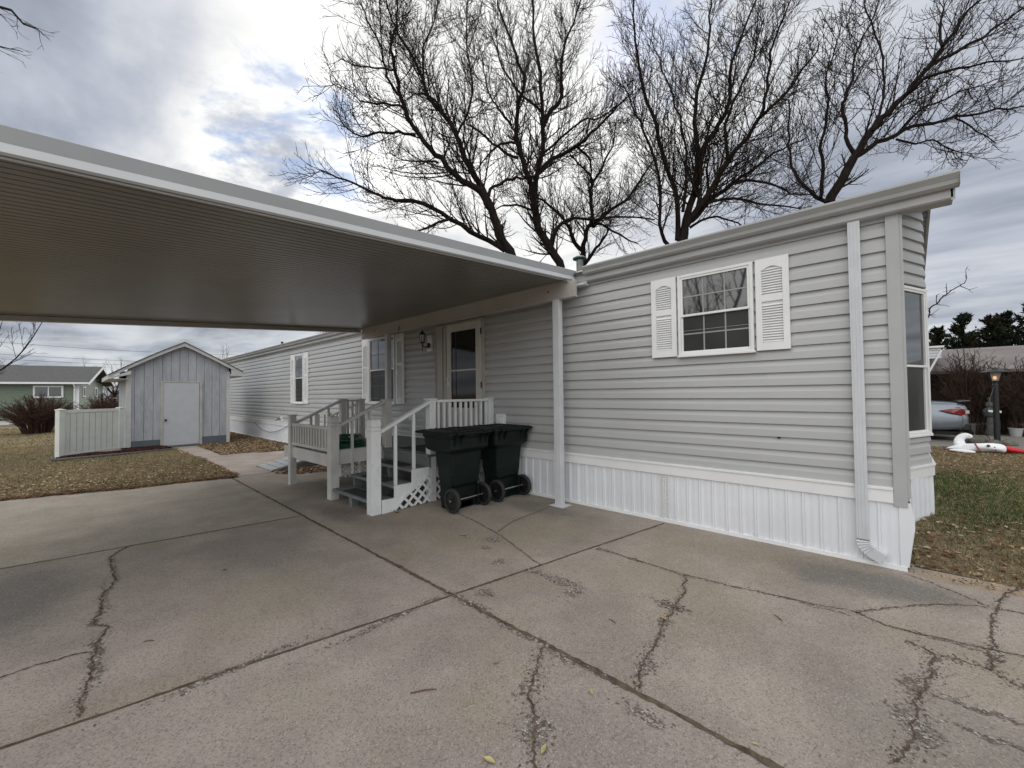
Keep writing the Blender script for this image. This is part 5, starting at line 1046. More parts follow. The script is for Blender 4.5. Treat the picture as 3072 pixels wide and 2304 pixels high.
m.ext([(XF+0.192,1.20,2.04+0.14),(XF+0.192,1.20,2.18+0.10),(XF+0.192,0.80,2.10),(XF+0.192,0.76,2.035)],(-0.03,0,0)); m.ext([(XF+0.192,3.62,2.19),(XF+0.192,3.62,2.40),(XF+0.192,3.95,2.26),(XF+0.192,3.92,2.19)],(-0.03,0,0))
m.build('fascia',m_shedtrim,shed)
m=MB(); m.box(-19.1,XF+0.165,0.765,1.14,2.035,2.05); m.build('soffit',m_shedtrim,shed); m=MB(); m.box(-19.1,XF+0.165,3.62,3.93,2.175,2.19); m.build('soffit',m_shedtrim,shed)
m=MB(); m.box(-19.1,XF+0.2,0.735,0.76,2.03,2.15); m.build('eave_board',m_shedtrim,shed)
m=MB(); m.box(XF+0.001,XF+0.035,1.870,1.93,0.0,1.998); m.box(XF+0.001,XF+0.035,2.815,2.885,0.0,1.998); m.box(XF+0.001,XF+0.033,1.93,2.815,1.955,1.996)
df=m.build('door_frame',simple('weathered_frame',(0.42,0.42,0.40),0.8,0.12,6,bs=40,bstr=0.4),shed,bevel=0.003)
m=MB(); m.box(XF+0.002,XF+0.022,1.932,2.80,0.045,1.952); sdr=m.build('door',m_sheddoor,shed,bevel=0.003)
m=MB(); m.lathe([(0.0,0.0),(0.012,0.0),(0.012,0.03),(0.032,0.042),(0.034,0.06),(0.0,0.075)],(XF+0.022,1.985,0.82),14,'x'); m.build('knob',m_black,sdr,smooth=True)
m=MB(); m.box(XF+0.0,XF+0.10,1.90,2.86,0.0,0.03); m.build('sill',m_shedband,shed)
# ================================================================ vinyl fence
A_=Vector((-15.2,-0.14,0)); B_=Vector((-16.12,1.04,0)); dF=(B_-A_).normalized(); nF=Vector((dF.y,-dF.x,0))
if nF.x<0: nF=-nF
fen=root('vinyl_fence',(-15.6,0.4,0),'short white vinyl privacy fence angled against the shed corner','fence')
for p in (A_+dF*0.0,B_-dF*0.06):
    m=MB(); m.ext([tuple(p-dF*0.062-nF*0.062),tuple(p+dF*0.062-nF*0.062),tuple(p+dF*0.062+nF*0.062),tuple(p-dF*0.062+nF*0.062)],(0,0,1.215)); m.build('post',m_fence,fen,bevel=0.004)
    m=MB(); c=0.072; P_=[p-dF*c-nF*c,p+dF*c-nF*c,p+dF*c+nF*c,p-dF*c+nF*c]; b=len(m.v); m.v+=[(q.x,q.y,1.215) for q in P_]+[(q.x,q.y,1.232) for q in P_]+[(p.x,p.y,1.255)]; m.f+=[(0,1,2,3)]+[(i,(i+1)%4,4+(i+1)%4,4+i) for i in range(4)]+[(4+i,4+(i+1)%4,8) for i in range(4)]; m.build('post_cap',m_fence,fen)
a_=A_+dF*0.062;b_=B_-dF*0.12; L=(b_-a_).length; m=MB(); m.bar(a_+Vector((0,0,1.175)),b_+Vector((0,0,1.175)),0.045,0.08); m.bar(a_+Vector((0,0,0.08)),b_+Vector((0,0,0.08)),0.045,0.09); m.build('rail',m_fence,fen,bevel=0.003)
m=MB(); nb=9
for i in range(nb):
    p=a_+dF*(L*i/nb+0.007); q=a_+dF*(L*(i+1)/nb-0.007); m.ext([tuple(p-nF*0.012),tuple(q-nF*0.012),tuple(q+nF*0.012),tuple(p+nF*0.012)],(0,0,1.13))
m.build('boards',m_fence,fen)
m=MB()
m.bar(a_+Vector((0,0,0.6)),b_+Vector((0,0,0.6)),0.008,1.05)
m.build('groove_shade',simple('fence_groove_shade',(0.22,0.23,0.22),0.7,0.05),fen)  # grey strip paints the groove shade into the gaps between boards
# mulch bed, its edging and a stone
bed=[(-14.82,-0.20),(-14.92,0.85),(-15.12,2.02),(-15.6,1.98),(-16.05,1.86),(-16.05,1.12),(-15.15,-0.08)]
def inpoly(x,y,P_):
    c=False
    for i in range(len(P_)):
        (x1,y1),(x2,y2)=P_[i],P_[i-1]
        if (y1>y)!=(y2>y) and x<(x2-x1)*(y-y1)/(y2-y1)+x1: c=not c
    return c
m_mul=[simple('mulch_red',(0.075,0.022,0.018),0.95,0.4,30),simple('mulch_dark',(0.035,0.016,0.013),0.95,0.4,30)]
m=MB(); m.ext([(x,y,0.0) for x,y in bed],(0,0,0.055)); base=m.build('mulch_base',m_mul[1]); 
X=rng.uniform(-16.1,-14.8,9000); Y=rng.uniform(-0.3,2.05,9000); kk=np.array([inpoly(a,b,bed) for a,b in zip(X,Y)]); X,Y=X[kk],Y[kk]
o=leaves(X,Y,0.012,0.035,m_mul,'mulch_chips','',base,zoff=0.045,lift=0.05,Z=np.zeros(len(X))); tag(base,'dark red bark mulch bed in front of the white fence','mulch',kind='stuff')
m=MB(); P_=[(-14.80,-0.24),(-14.90,0.85),(-15.10,2.04),(-15.5,2.03)]
m.tube([(x,y,0.03) for x,y in P_],0.035,8); m.tube([(-14.80,-0.24,0.03),(-15.3,-0.26,0.03)],0.035,8); o=m.build('garden_edging',simple('edging_brown',(0.10,0.085,0.08),0.8,0.2,8),smooth=True); tag(o,'dark plastic edging strip round the red mulch bed','edging')
m=MB(); p=blob(-15.55,0.75,0.17,0.26,4,0.05,0,0.12); m.ext(p,(0,0,0.05)); o=m.build('stepping_stone',simple('stone_pink',(0.33,0.26,0.22),0.85,0.15,9,bs=40)); tag(o,'flat pinkish stone lying on the red mulch','stone')
# ================================================================ trees
t=MT('bark',(0.019,0.015,0.013),0.95,spec=0.1).var(9,0.35,6,(1,1,0.3)); t.bump(t.noise(35,5,0.7,(1,1,0.25)),0.7,0.02); m_bark=t.done()
m_twig=simple('twig_bark',(0.032,0.025,0.022),0.95,0.2,4,spec=0.1)
m_twig2=simple('twig_grey',(0.075,0.058,0.048),0.95,0.2,4,spec=0.1)
class TW:
    """gathers many thin tubes into numpy arrays"""
    def __init__(s): s.V=[];s.F=[];s.n=0
    def tube(s,pts,rad,k=3):
        P_=np.array(pts,dtype=np.float64); m=len(P_); T=np.empty_like(P_); T[1:-1]=P_[2:]-P_[:-2]; T[0]=P_[1]-P_[0]; T[-1]=P_[-1]-P_[-2]
        T/=np.linalg.norm(T,axis=1)[:,None]+1e-9; ref=np.array([0.31,0.17,0.2]) if abs(T[0,2])>0.8 else np.array([0.05,0.1,1.0])
        A=np.cross(T,ref); A/=np.linalg.norm(A,axis=1)[:,None]+1e-9; B=np.cross(T,A)
        an=np.arange(k)*2*np.pi/k; c,sn=np.cos(an),np.sin(an); r=np.asarray(rad)[:,None,None]
        V=P_[:,None,:]+(A[:,None,:]*c[None,:,None]+B[:,None,:]*sn[None,:,None])*r
        s.V.append(V.reshape(-1,3)); i=np.arange(m-1)[:,None]*k; j=np.arange(k)[None,:]; jn=(j+1)%k
        F=np.stack([i+j,i+jn,i+k+jn,i+k+j],-1).reshape(-1,4)+s.n; s.F.append(F); s.n+=m*k
    def build(s,name,mat,par): 
        return npmesh(name,np.concatenate(s.V),np.concatenate(s.F),mat,par,smooth=True)
def lerp_path(P_,t):
    # position, tangent at fraction t by index
    x=t*(len(P_)-1); i=min(int(x),len(P_)-2); f=x-i; return P_[i]*(1-f)+P_[i+1]*f,(P_[i+1]-P_[i])
def grow(acc,P_,r0,r1,lvl,rs,cfg,L=None):
    """children of the branch P_ (array of points)"""
    seg=np.linalg.norm(P_[1:]-P_[:-1],axis=1); L=seg.sum(); c=cfg[lvl]; n=max(1,int(L/c['sp']*rs.uniform(.8,1.2)))
    cum=np.concatenate([[0],np.cumsum(seg)])/L
    for i in range(n):
        t=c['t0']+(1-c['t0'])*(i+rs.random())/n; t=min(t,0.99)
        j=np.searchsorted(cum,t)-1; j=min(max(j,0),len(P_)-2); f=(t-cum[j])/(cum[j+1]-cum[j]+1e-9); p=P_[j]*(1-f)+P_[j+1]*f; d=P_[j+1]-P_[j]; d=d/np.linalg.norm(d)
        a=np.cross(d,np.array([rs.gauss(0,1),rs.gauss(0,1),rs.gauss(0,1)])); a/=np.linalg.norm(a)+1e-9
        ang=math.radians(rs.uniform(*c['ang'])); dr=d*math.cos(ang)+a*math.sin(ang)
        ln=c['L']*rs.uniform(.5,1.15)*(1-0.45*t)*min(1,L/ c['ref']); rl=max((r0+(r1-r0)*t)*c['rf'],c['rm'])
        m=c['seg']; pts=[p]; q=p.copy(); up=np.array([0,0,c['up']])
        for s_ in range(m):
            dr=dr+up/m+np.array([rs.gauss(0,c['w']),rs.gauss(0,c['w']),rs.gauss(0,c['w'])]); dr/=np.linalg.norm(dr); q=q+dr*ln/m; pts.append(q.copy())
        pts=np.array(pts); re=max(rl*0.35,c['re']); acc.tube(pts,np.linspace(rl,re,m+1),3 if lvl>0 else 4)
        if lvl+1<len(cfg): grow(acc,pts,rl,re,lvl+1,rs,cfg)
CFG=[dict(sp=0.145,t0=0.08,ang=(24,64),L=2.6,ref=3.6,rf=0.30,rm=0.012,re=0.007,up=0.62,w=0.045,seg=6),
     dict(sp=0.18,t0=0.12,ang=(22,58),L=0.95,ref=1.2,rf=0.55,rm=0.0075,re=0.0055,up=0.42,w=0.06,seg=4),
     dict(sp=0.17,t0=0.2,ang=(28,58),L=0.32,ref=0.4,rf=0.6,rm=0.0055,re=0.0045,up=0.25,w=0.08,seg=2)]
def smooth_path(P_,k=3):
    P_=np.array(P_,float); out=[]
    for i in range(len(P_)-1):
        p0=P_[max(i-1,0)];p1=P_[i];p2=P_[i+1];p3=P_[min(i+2,len(P_)-1)]
        for j in range(k):
            t=j/k; out.append(0.5*((2*p1)+(-p0+p2)*t+(2*p0-5*p1+4*p2-p3)*t*t+(-p0+3*p1-3*p2+p3)*t**3))
    out.append(P_[-1]); return np.array(out)
def tree(key,label,seed,cfg=CFG,trunk=True,group='bare trees behind the mobile home',mat=m_twig,kroot=1.0):
    rs=random.Random(seed); L0=TREES[key]; b=L0[0][2][0]; gx,gy=b[0],b[1]
    tr=root('bare_tree',(gx,gy,0),label,'tree',group)
    limbs=TW(); twigs=TW()
    if trunk:
        r=L0[0][0]; wob=[(gx+0.12*math.sin(i*1.3+seed),gy+0.1*math.cos(i*1.7+seed),b[2]*i/6) for i in range(6)]+[tuple(b)]
        limbs.tube(smooth_path(wob,2),np.linspace(r*1.6*kroot,r,13),10)
    for (r0,r1,P_) in L0:
        S_=smooth_path(P_,3); n=len(S_); rr_=np.linspace(r0,r1,n)**1.0
        S_[1:-1]+=np.array([[rs.gauss(0,0.03) for _ in range(3)] for _ in range(n-2)])*min(1,r0*14); limbs.tube(S_,rr_,8 if r0>0.06 else 6)
        grow(twigs,S_,r0,r1,0 if r0<0.14 else 0,rs,cfg)
    limbs.build('trunk',m_bark,tr); twigs.build('crown',mat,tr); return tr
tree('A','bare tree with two leaning limbs and a low limb reaching left over the carport',1)
tree('B','bare tree with an upright forked trunk behind the roof left of the vent pipe',2)
tree('C','bare tree with a slim grey forked trunk directly above the roof vent pipe',3)
tree('D','bare multi stemmed tree spreading above the middle of the grey roof',4)
CFGe=[dict(CFG[0],sp=0.21),dict(CFG[1],sp=0.20),dict(CFG[2],sp=0.19)]
tree('E','bare tree right of the others with long limbs sweeping to the upper right',5,CFGe)
CFGr=[dict(sp=0.22,t0=0.2,ang=(30,70),L=0.35,ref=0.8,rf=0.5,rm=0.006,re=0.004,up=0.2,w=0.2,seg=3)]
TREES['R']=[(0.05,0.04,[(-0.75,10.4,2.6),(-0.5,10.35,2.55),TREES['R'][0][2][0]])]+TREES['R']
tree('R','small crooked bare branch showing right of the end wall',6,CFGr,True,'bare trees behind the mobile home',m_twig2)
TREES['L']=[(0.16,0.13,[(-9.9,-4.6,3.0),(-10.1,-4.3,4.5),(-10.2,-3.9,5.6)]),(0.05,0.004,[(-10.2,-3.9,5.6),(-10.1,-2.9,6.7),(-9.9,-1.7,7.5),(-9.5,-1.0,7.25),(-9.15,-0.5,7.0),(-8.95,-0.30,6.80)]),(0.02,0.004,[(-10.1,-2.9,6.7),(-10.0,-1.8,6.8),(-9.75,-1.15,6.66),(-9.35,-0.72,6.60),(-9.15,-0.5,6.55)])]
CFGl=[dict(sp=0.30,t0=0.35,ang=(20,45),L=0.8,ref=2,rf=0.35,rm=0.0045,re=0.0025,up=-0.15,w=0.12,seg=5),dict(sp=0.16,t0=0.3,ang=(20,50),L=0.3,ref=0.6,rf=0.6,rm=0.003,re=0.002,up=0.0,w=0.12,seg=3)]
tree('L','bare tree left of the carport whose twig tips hang into the top left corner',7,CFGl,True,'bare trees round the lot',m_twig)
# medium bare trees made from scratch
def wild(loc,H,label,seed,spread=0.45,group='far bare trees',mat=m_twig2,r=0.12,nl=7,fine=True,lean=(0,0)):
    rs=random.Random(seed); tr=root('bare_tree',loc,label,'tree',group); limbs=TW(); tw=TW(); x,y,z=loc
    top=np.array([x+lean[0],y+lean[1],z+H*0.35]); limbs.tube(np.array([(x,y,z),(x+0.05+lean[0]*.4,y,z+H*0.15),top]),[r,r*.85,r*.7],7)
    for i in range(nl):
        a=2*PI*i/nl+rs.uniform(-.4,.4); s=spread*rs.uniform(.3,1.0); h=H*(1-0.25*s)*rs.uniform(.8,1); st=np.array([x+lean[0]*rs.uniform(.4,1),y,z+H*rs.uniform(.15,.35)])
        en=np.array([x+lean[0]*2+math.cos(a)*H*s*0.6,y+math.sin(a)*H*s*0.6,z+h]); md=(st*0.45+en*0.55); md[2]-=H*0.04; md[:2]+= (en-st)[:2]*0.1
        S_=smooth_path([st,md,en],4); rr_=np.linspace(r*0.5,0.012,len(S_)); limbs.tube(S_,rr_,5)
        k=H/9.0
        grow(tw,S_,r*0.5,0.012,0,rs,[dict(sp=0.5*k,t0=0.1,ang=(20,50),L=2.6*k,ref=4*k,rf=0.5,rm=0.014*k,re=0.009*k,up=0.6,w=0.1,seg=4),dict(sp=0.33*k,t0=0.15,ang=(20,50),L=0.9*k,ref=1.2*k,rf=0.6,rm=0.010*k,re=0.007*k,up=0.25,w=0.08,seg=2)]+([dict(sp=0.3*k,t0=0.2,ang=(20,50),L=0.4*k,ref=.6*k,rf=.7,rm=0.008*k,re=0.006*k,up=.2,w=.1,seg=1)] if fine else []))
    limbs.build('trunk',m_bark,tr); tw.build('crown',mat,tr); return tr
wild((-27.5,-2.9,0),6.0,'young bare tree at the left edge in front of the green house',11,0.8,r=0.07,nl=9)
wild((-44,8.9,0),6.3,'distant bare tree top over the right shed roof slope',12,0.8,fine=False)
wild((-60,3.3,0),6,'tiny distant bare tree between green house and shed',13,0.7,fine=False)
wild((-36,17.5,0),13.5,'larger bare tree whose crown shows just under the carport edge',15,0.8,r=0.2,nl=9,fine=False)
wild((-29,19,0),12,'bare tree crown right behind the far roof under the carport corner',16,0.8,r=0.2,nl=9,fine=False)
# a bare tree across the street behind the viewer, seen only in the window reflections
wild((-5.8,-10.5,0),10,'bare tree across the street, reflected in the front window',17,0.8,r=0.2,nl=9,group='bare trees round the lot')
# shrubs of thin stems
def shrub(loc,rx,ry,h,n,label,seed,mat,r=0.008,cat='shrub',group=None,droop=0.0):
    rs=random.Random(seed); tw=TW(); x,y,z=loc
    for i in range(n):
        a=rs.uniform(0,2*PI); q=rs.random()**0.6; hx=rx*q*math.cos(a); hy=ry*q*math.sin(a); hh=h*(1-0.35*q*q)*rs.uniform(.7,1.08)
        st=np.array([x+hx*0.35,y+hy*0.35,z]); en=np.array([x+hx,y+hy,z+hh]); md=(st+en)/2+np.array([hx*-0.12,hy*-0.12,hh*0.12]); S_=smooth_path([st,md,en],3); tw.tube(S_,np.linspace(r*1.6,r*0.5,len(S_)),3)
        grow(tw,S_,r,r*0.5,0,rs,[dict(sp=h*0.07,t0=0.25,ang=(20,60),L=h*0.26,ref=h*0.6,rf=.7,rm=r*0.55,re=r*0.4,up=0.3-droop,w=0.2,seg=3),dict(sp=h*0.05,t0=0.1,ang=(25,60),L=h*0.10,ref=h*0.2,rf=.7,rm=r*0.4,re=r*0.35,up=0.1,w=0.2,seg=1)])
    o=tw.build('shrub',mat,None); tag(o,label,cat,group); return o
m_redtw=simple('red_twigs',(0.075,0.042,0.036),0.9,0.3,3,spec=0.1); m_browntw=simple('brown_twigs',(0.062,0.042,0.033),0.9,0.3,3,spec=0.1)
shrub((-27.6,-0.9,0),1.9,1.3,1.6,190,'dense dark red bare shrub left of the white fence',21,m_redtw,0.011,group='bare shrubs')
shrub((-31.0,1.25,0),1.7,1.4,1.6,130,'reddish bare shrub behind the white fence below the green gable',22,m_redtw,0.011,group='bare shrubs')
# ================================================================ green house over the road
gh=root('green_house',(-47,-3,0),'low green sided house with grey shingle roof and white trim','house')
ph=math.radians(12.6); C0=Vector((-45,0.50,0)); bd=Vector((-math.cos(ph),math.sin(ph),0)); fd=Vector((-math.sin(ph),-math.cos(ph),0))
t=MT('green_siding',(0.145,0.185,0.135),0.6).var(1,0.08)
def lapm(name,col,c=0.16,amt=0.45):
    t=MT(name,col,0.6).var(1.2,0.05); sp=t.n('ShaderNodeSeparateXYZ'); t.L.new(t.pos,sp.inputs[0]); q=t.math('FRACT',t.math('DIVIDE',sp.outputs[2],c)); t.bump(t.ramp(q,0.0,0.12),0.8,0.03)
    return t.done()
m_green=lapm('green_siding',(0.15,0.19,0.14),0.11)
def gp(s,d,z): q=C0+fd*s+bd*d; return (q.x,q.y,z)
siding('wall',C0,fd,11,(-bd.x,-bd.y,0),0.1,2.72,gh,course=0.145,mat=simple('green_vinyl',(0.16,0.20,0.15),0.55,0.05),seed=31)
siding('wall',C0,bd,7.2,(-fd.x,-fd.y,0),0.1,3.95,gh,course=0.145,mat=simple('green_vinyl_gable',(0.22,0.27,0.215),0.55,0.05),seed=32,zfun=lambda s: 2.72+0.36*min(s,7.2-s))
m=MB(); m.ext([gp(0.03,0.03,0),gp(11,0.03,0),gp(11,7.2,0),gp(0.03,7.2,0)],(0,0,2.72)); m.build('wall',simple('green_core',(0.14,0.18,0.13),0.7,0.05),gh)
m=MB()
for d0,d1 in ((-0.55,3.6),(3.6,7.75)):
    z0,z1=(2.62,4.05) if d0<0 else (4.05,2.62)
    m.ext([gp(-0.65,d0,z0),gp(-0.65,d1,z1),gp(-0.65,d1,z1+0.08),gp(-0.65,d0,z0+0.08)],tuple(fd*12.2))
m.build('roof',m_shingle,gh)
m=MB()
for d0,d1 in ((-0.55,3.6),(3.6,7.75)):
    z0,z1=(2.62,4.05) if d0<0 else (4.05,2.62)
    m.ext([gp(-0.68,d0,z0-0.12),gp(-0.68,d1,z1-0.12),gp(-0.68,d1,z1+0.07),gp(-0.68,d0,z0+0.07)],tuple(fd*0.03))
m.ext([gp(-0.65,-0.58,2.58),gp(11.5,-0.58,2.58),gp(11.5,-0.58,2.72),gp(-0.65,-0.58,2.72)],tuple(bd*0.05)); m.build('fascia',m_white,gh)
m=MB(); m.ext([gp(-0.6,-0.5,2.56),gp(11,-0.5,2.56),gp(11,0,2.56),gp(-0.6,0,2.56)],(0,0,0.02)); m.build('soffit',m_dark,gh)
m=MB(); m.ext([gp(-0.03,-0.05,0.1),gp(0.14,-0.05,0.1),gp(0.14,0.0,0.1),gp(-0.03,0.0,0.1)],(0,0,2.45)); m.build('corner_board',m_white,gh)
def gwin(s0,s1,z0,z1,ux,nrm,o,split):
    m=MB(); frame_rect(m,o,ux,nrm,s0,s1,z0,z1,0.10,0.0,0.08); 
    if split: slabp(m,o,ux,nrm,(s0+s1)/2-0.03,(s0+s1)/2+0.03,z0+0.1,z1-0.1,0.0,0.07)
    w=m.build('window',m_white,gh); g_=MB(); slabp(g_,o,ux,nrm,s0+0.1,s1-0.1,z0+0.1,z1-0.1,0.03,0.05); g_.build('pane',m_glass,w)
gwin(0.78,2.30,1.58,2.47,fd,-bd,C0,True); gwin(0.9,1.55,1.62,2.42,bd,-fd,C0,False); gwin(4.2,5.0,1.62,2.42,bd,-fd,C0,False)
m=MB(); a=C0-bd*0.5+fd*0.15; m.tube([(a.x,a.y,2.55),(a.x-0.3,a.y+0.05,2.35),(a.x-0.4,a.y+0.05,2.2),(a.x-0.4,a.y+0.05,0.2)],0.06,6); m.build('downspout',m_white,gh)
# white home and small grey shed seen in the gap
wh=root('white_house',(-72,6,0),'pale blue white mobile home far behind between green house and shed','house')
siding('wall',(-70,3.0,0),(0,1,0),10,(1,0,0),0.4,3.0,wh,course=0.2,mat=simple('pale_siding',(0.55,0.60,0.66),0.5,0.04),seed=41)
m=MB(); m.box(-73,-70.05,2.9,13,0,3.0); m.box(-73.5,-69.8,2.6,13.4,3.0,3.15); m.build('roof',m_white,wh)
m=MB(); m.box(-70,-69.93,3.55,3.85,1.3,2.3); m.build('window',m_glass,wh)
gs=root('garden_shed',(-62,3.6,0),'small grey hip roofed shed far off in the gap beside the white home','shed')
m=MB(); m.box(-63,-61.5,2.95,4.6,0,1.55); m.build('wall',simple('grey_wall',(0.20,0.17,0.16),0.8,0.1),gs)
m=MB(); m.add([(-61.3,2.8,1.5),(-61.3,4.8,1.5),(-63.2,4.8,1.5),(-63.2,2.8,1.5),(-61.6,3.3,2.35),(-61.6,4.3,2.35),(-62.8,4.3,2.35),(-62.8,3.3,2.35)],[(0,1,5,4),(1,2,6,5),(2,3,7,6),(3,0,4,7),(4,5,6,7)]); m.build('roof',simple('grey_roof',(0.12,0.12,0.13),0.8,0.1),gs)
# utility trailer: dark, low
ut=root('utility_trailer',(-50,2.6,0),'dark low utility trailer parked beyond the road behind the shed fence','trailer')
m=MB(); m.box(-51,-50.4,2.05,3.6,0.95,1.08); m.build('bed',m_black,ut); m=MB(); m.tube([(-50.4,2.05,1.5),(-50.4,3.6,1.5)],0.03,6); m.tube([(-50.4,2.05,1.0),(-50.4,2.05,1.5)],0.03,6); m.tube([(-50.4,2.9,1.0),(-50.4,2.9,1.5)],0.03,6); m.build('rail',m_chrome,ut)
for y in (2.3,3.2):
    m=MB(); m.lathe([(0.0,-.1),(0.33,-.1),(0.33,.1),(0,.1)],(-50.6,y,0.6),14,'x'); m.build('wheel',m_rubber,ut)
m=MB(); m.box(-50.9,-50.6,1.92,2.03,0.0,1.9); o=m.build('wooden_post',simple('old_wood',(0.10,0.085,0.075),0.9,0.2,5)); tag(o,'short dark post at the back corner of the green house','post')
# power lines
up=root('utility_pole',(-75,-24,0),'wooden utility pole far left carrying the wires','utility pole'); m=MB(); m.tube([(-75,-24,0),(-75,-24,9.5)],[0.16,0.11],8); m.build('pole',simple('pole_wood',(0.09,0.07,0.055),0.9,0.2,4),up); m=MB(); m.box(-75.1,-74.9,-25,-23,8.7,8.85); m.build('crossarm',simple('arm_wood',(0.09,0.07,0.055),0.9,0.2,4),up)
up2=root('utility_pole',(-80,30,0),'wooden utility pole far behind the mobile home','utility pole'); m=MB(); m.tube([(-80,30,0),(-80,30,9.0)],[0.16,0.11],8); m.build('pole',m_bark,up2); m=MB(); m.box(-80.1,-79.9,29,31,8.4,8.55); m.build('crossarm',m_bark,up2)
for k,(z0,lab) in enumerate(((9.3,'topmost thin power wire low in the left sky'),(7.9,'middle thin power wire in the left sky'),(7.35,'lowest thin power wire just above the green roof'))):
    m=MB(); m.tube([(-75-5*u,-24+54*u,z0-0.3*u-1.1*math.sin(PI*u)) for u in [i/16 for i in range(17)]],0.018,4); o=m.build('power_wire',m_black); tag(o,lab,'wire','power wires')
# ================================================================ right hand background
Z0=0.09
nh=root('neighbour_house',(5,21,Z0),'dark neighbouring home under a long weathered metal porch roof','house')
t=MT('weathered_metal',(0.16,0.14,0.135),0.75).var(0.8,0.2,6,(1,1,2)); t.mix(t.ramp(t.noise(3,6,0.7,(4,0.5,1),w=2),0.5,0.7,0,0.5),(0.17,0.14,0.13)); m_wm=t.done()
m_dbrown=simple('dark_brown_wall',(0.035,0.022,0.018),0.8,0.2,3)
m=MB(); m.box(-6,16,21.6,27,Z0,2.45); m.build('wall',m_dbrown,nh)
m=MB(); m.ext([(0.92,19.3,2.03),(0.92,21.5,2.52),(0.92,21.5,2.56),(0.92,19.3,2.07)],(14,0,0)); m.box(0.92,15,19.28,19.32,1.98,2.06); m.build('porch_roof',m_wm,nh)
m=MB(); m.ext([(1.0,21.55,2.52),(1.0,24.0,3.03),(1.0,24.0,3.08),(1.0,21.55,2.56)],(14,0,0)); m.box(1.0,15,21.53,21.57,2.44,2.55); m.build('roof',m_wm,nh)
m=MB()
for x in (3.2,6.5,9.8): m.box(x,x+0.1,19.4,19.5,Z0,2.0)
m.build('porch_post',m_dbrown,nh)
m=MB(); m.box(1.5,6,21.3,21.58,0.9,0.94); m.box(2.6,2.66,21.3,21.36,0.1,0.9); m.build('rail',m_wm,nh)
nc=root('neighbour_carport',(-2,19,Z0),'white sided carport front with a slanted brace beside the end wall','carport')
siding('fascia',(-6,18.7,0),(1,0,0),7.17,(0,-1,0),2.47,2.81,nc,course=0.085,mat=simple('white_vinyl_far',(0.60,0.63,0.66),0.5,0.04),seed=51)
m=MB(); m.ext([(-6,18.68,2.815),(1.24,18.62,2.80),(1.24,23,2.86),(-6,23,2.86)],(0,0,0.06)); m.build('roof',m_white,nc)
m=MB(); m.bar((1.18,18.68,2.72),(0.78,18.68,1.80),0.05,0.05); m.build('brace',m_white,nc)
m=MB(); m.box(-6,1.0,22.0,22.1,Z0,2.5); m.build('back_wall',m_dbrown,nc)
# shrubs and pots
shrub((1.72,18.9,Z0),0.95,0.6,2.45,100,'tall leafless vase shaped shrub left of the lamp post',61,m_browntw,0.010,group='bare shrubs')
shrub((2.95,18.9,Z0),0.9,0.6,2.2,90,'leafless tangled shrub right of the lamp post at the photo edge',62,m_browntw,0.010,group='bare shrubs')
shrub((2.35,19.4,Z0),0.6,0.5,1.5,30,'low leafless shrub directly behind the lamp post',63,m_browntw,0.008,group='bare shrubs')
def pot(x,y,r0,r1,h,mat,label,plant=True):
    p=root('plant_pot',(x,y,0.09),label,'plant pot','pots lined up across the pad'); m=MB(); m.lathe([(0.0,0.0),(r0,0.0),(r1,h*0.86),(r1*1.08,h*0.87),(r1*1.08,h),(r1*0.97,h),(r1*0.93,h*0.9),(0,h*0.88)],(x,y,0.09),20); m.build('pot',mat,p)
    if plant:
        tw=TW(); rs=random.Random(int(x*100)); 
        for i in range(14):
            a=rs.uniform(0,6.28); tw.tube(np.array([(x+.03*math.cos(a),y,0.09+h*0.85),(x+r1*.5*math.cos(a),y+.1*math.sin(a),0.09+h+0.12),(x+r1*math.cos(a),y+.2*math.sin(a),0.09+h+rs.uniform(.1,.32))]),[0.006,0.005,0.003],3)
        tw.build('stems',m_browntw,p)
pot(1.80,19.0,0.17,0.22,0.34,simple('pot_grey',(0.17,0.18,0.17),0.7,0.1),'low grey plant pot nearest the silver car')
pot(2.10,19.05,0.19,0.23,0.36,simple('pot_pink',(0.30,0.24,0.22),0.7,0.1),'pinkish pot left of the lamp post')
pot(2.62,18.75,0.11,0.145,0.24,simple('pot_pale',(0.40,0.41,0.40),0.6,0.08),'small pale pot right of the lamp post')
pot(2.93,18.9,0.16,0.22,0.38,simple('pot_rose',(0.33,0.24,0.22),0.7,0.1),'rosy pot cut by the right edge of the photo')
pot(1.70,19.3,0.13,0.16,0.52,simple('pot_white',(0.42,0.43,0.41),0.6,0.1),'tall white pot behind the low grey one')
# stone lantern like heap and white box behind the lamp
hs=root('stone_ornament',(2.12,18.6,0.09),'stacked grey stone ornament behind the lamp post','ornament')
m=MB(); m.lathe([(0.0,0.0),(0.09,0.0),(0.07,0.55),(0.13,0.60),(0.16,0.72),(0.12,0.80),(0.06,0.84),(0.10,0.90),(0.08,0.98),(0.03,1.02),(0.06,1.10),(0.0,1.14)],(2.12,18.6,0.09),10); m.build('body',simple('ornament_stone',(0.085,0.085,0.085),0.8,0.25,10,bs=30),hs)
m=MB(); m.ext([(2.07,18.4,0.86),(2.32,18.4,0.84),(2.32,18.4,0.78),(2.07,18.4,0.80)],(0,0.03,0)); m.box(2.19,2.21,18.41,18.43,0.09,0.80); o=m.build('small_sign',m_white); tag(o,'little white blank sign behind the lamp post','sign')
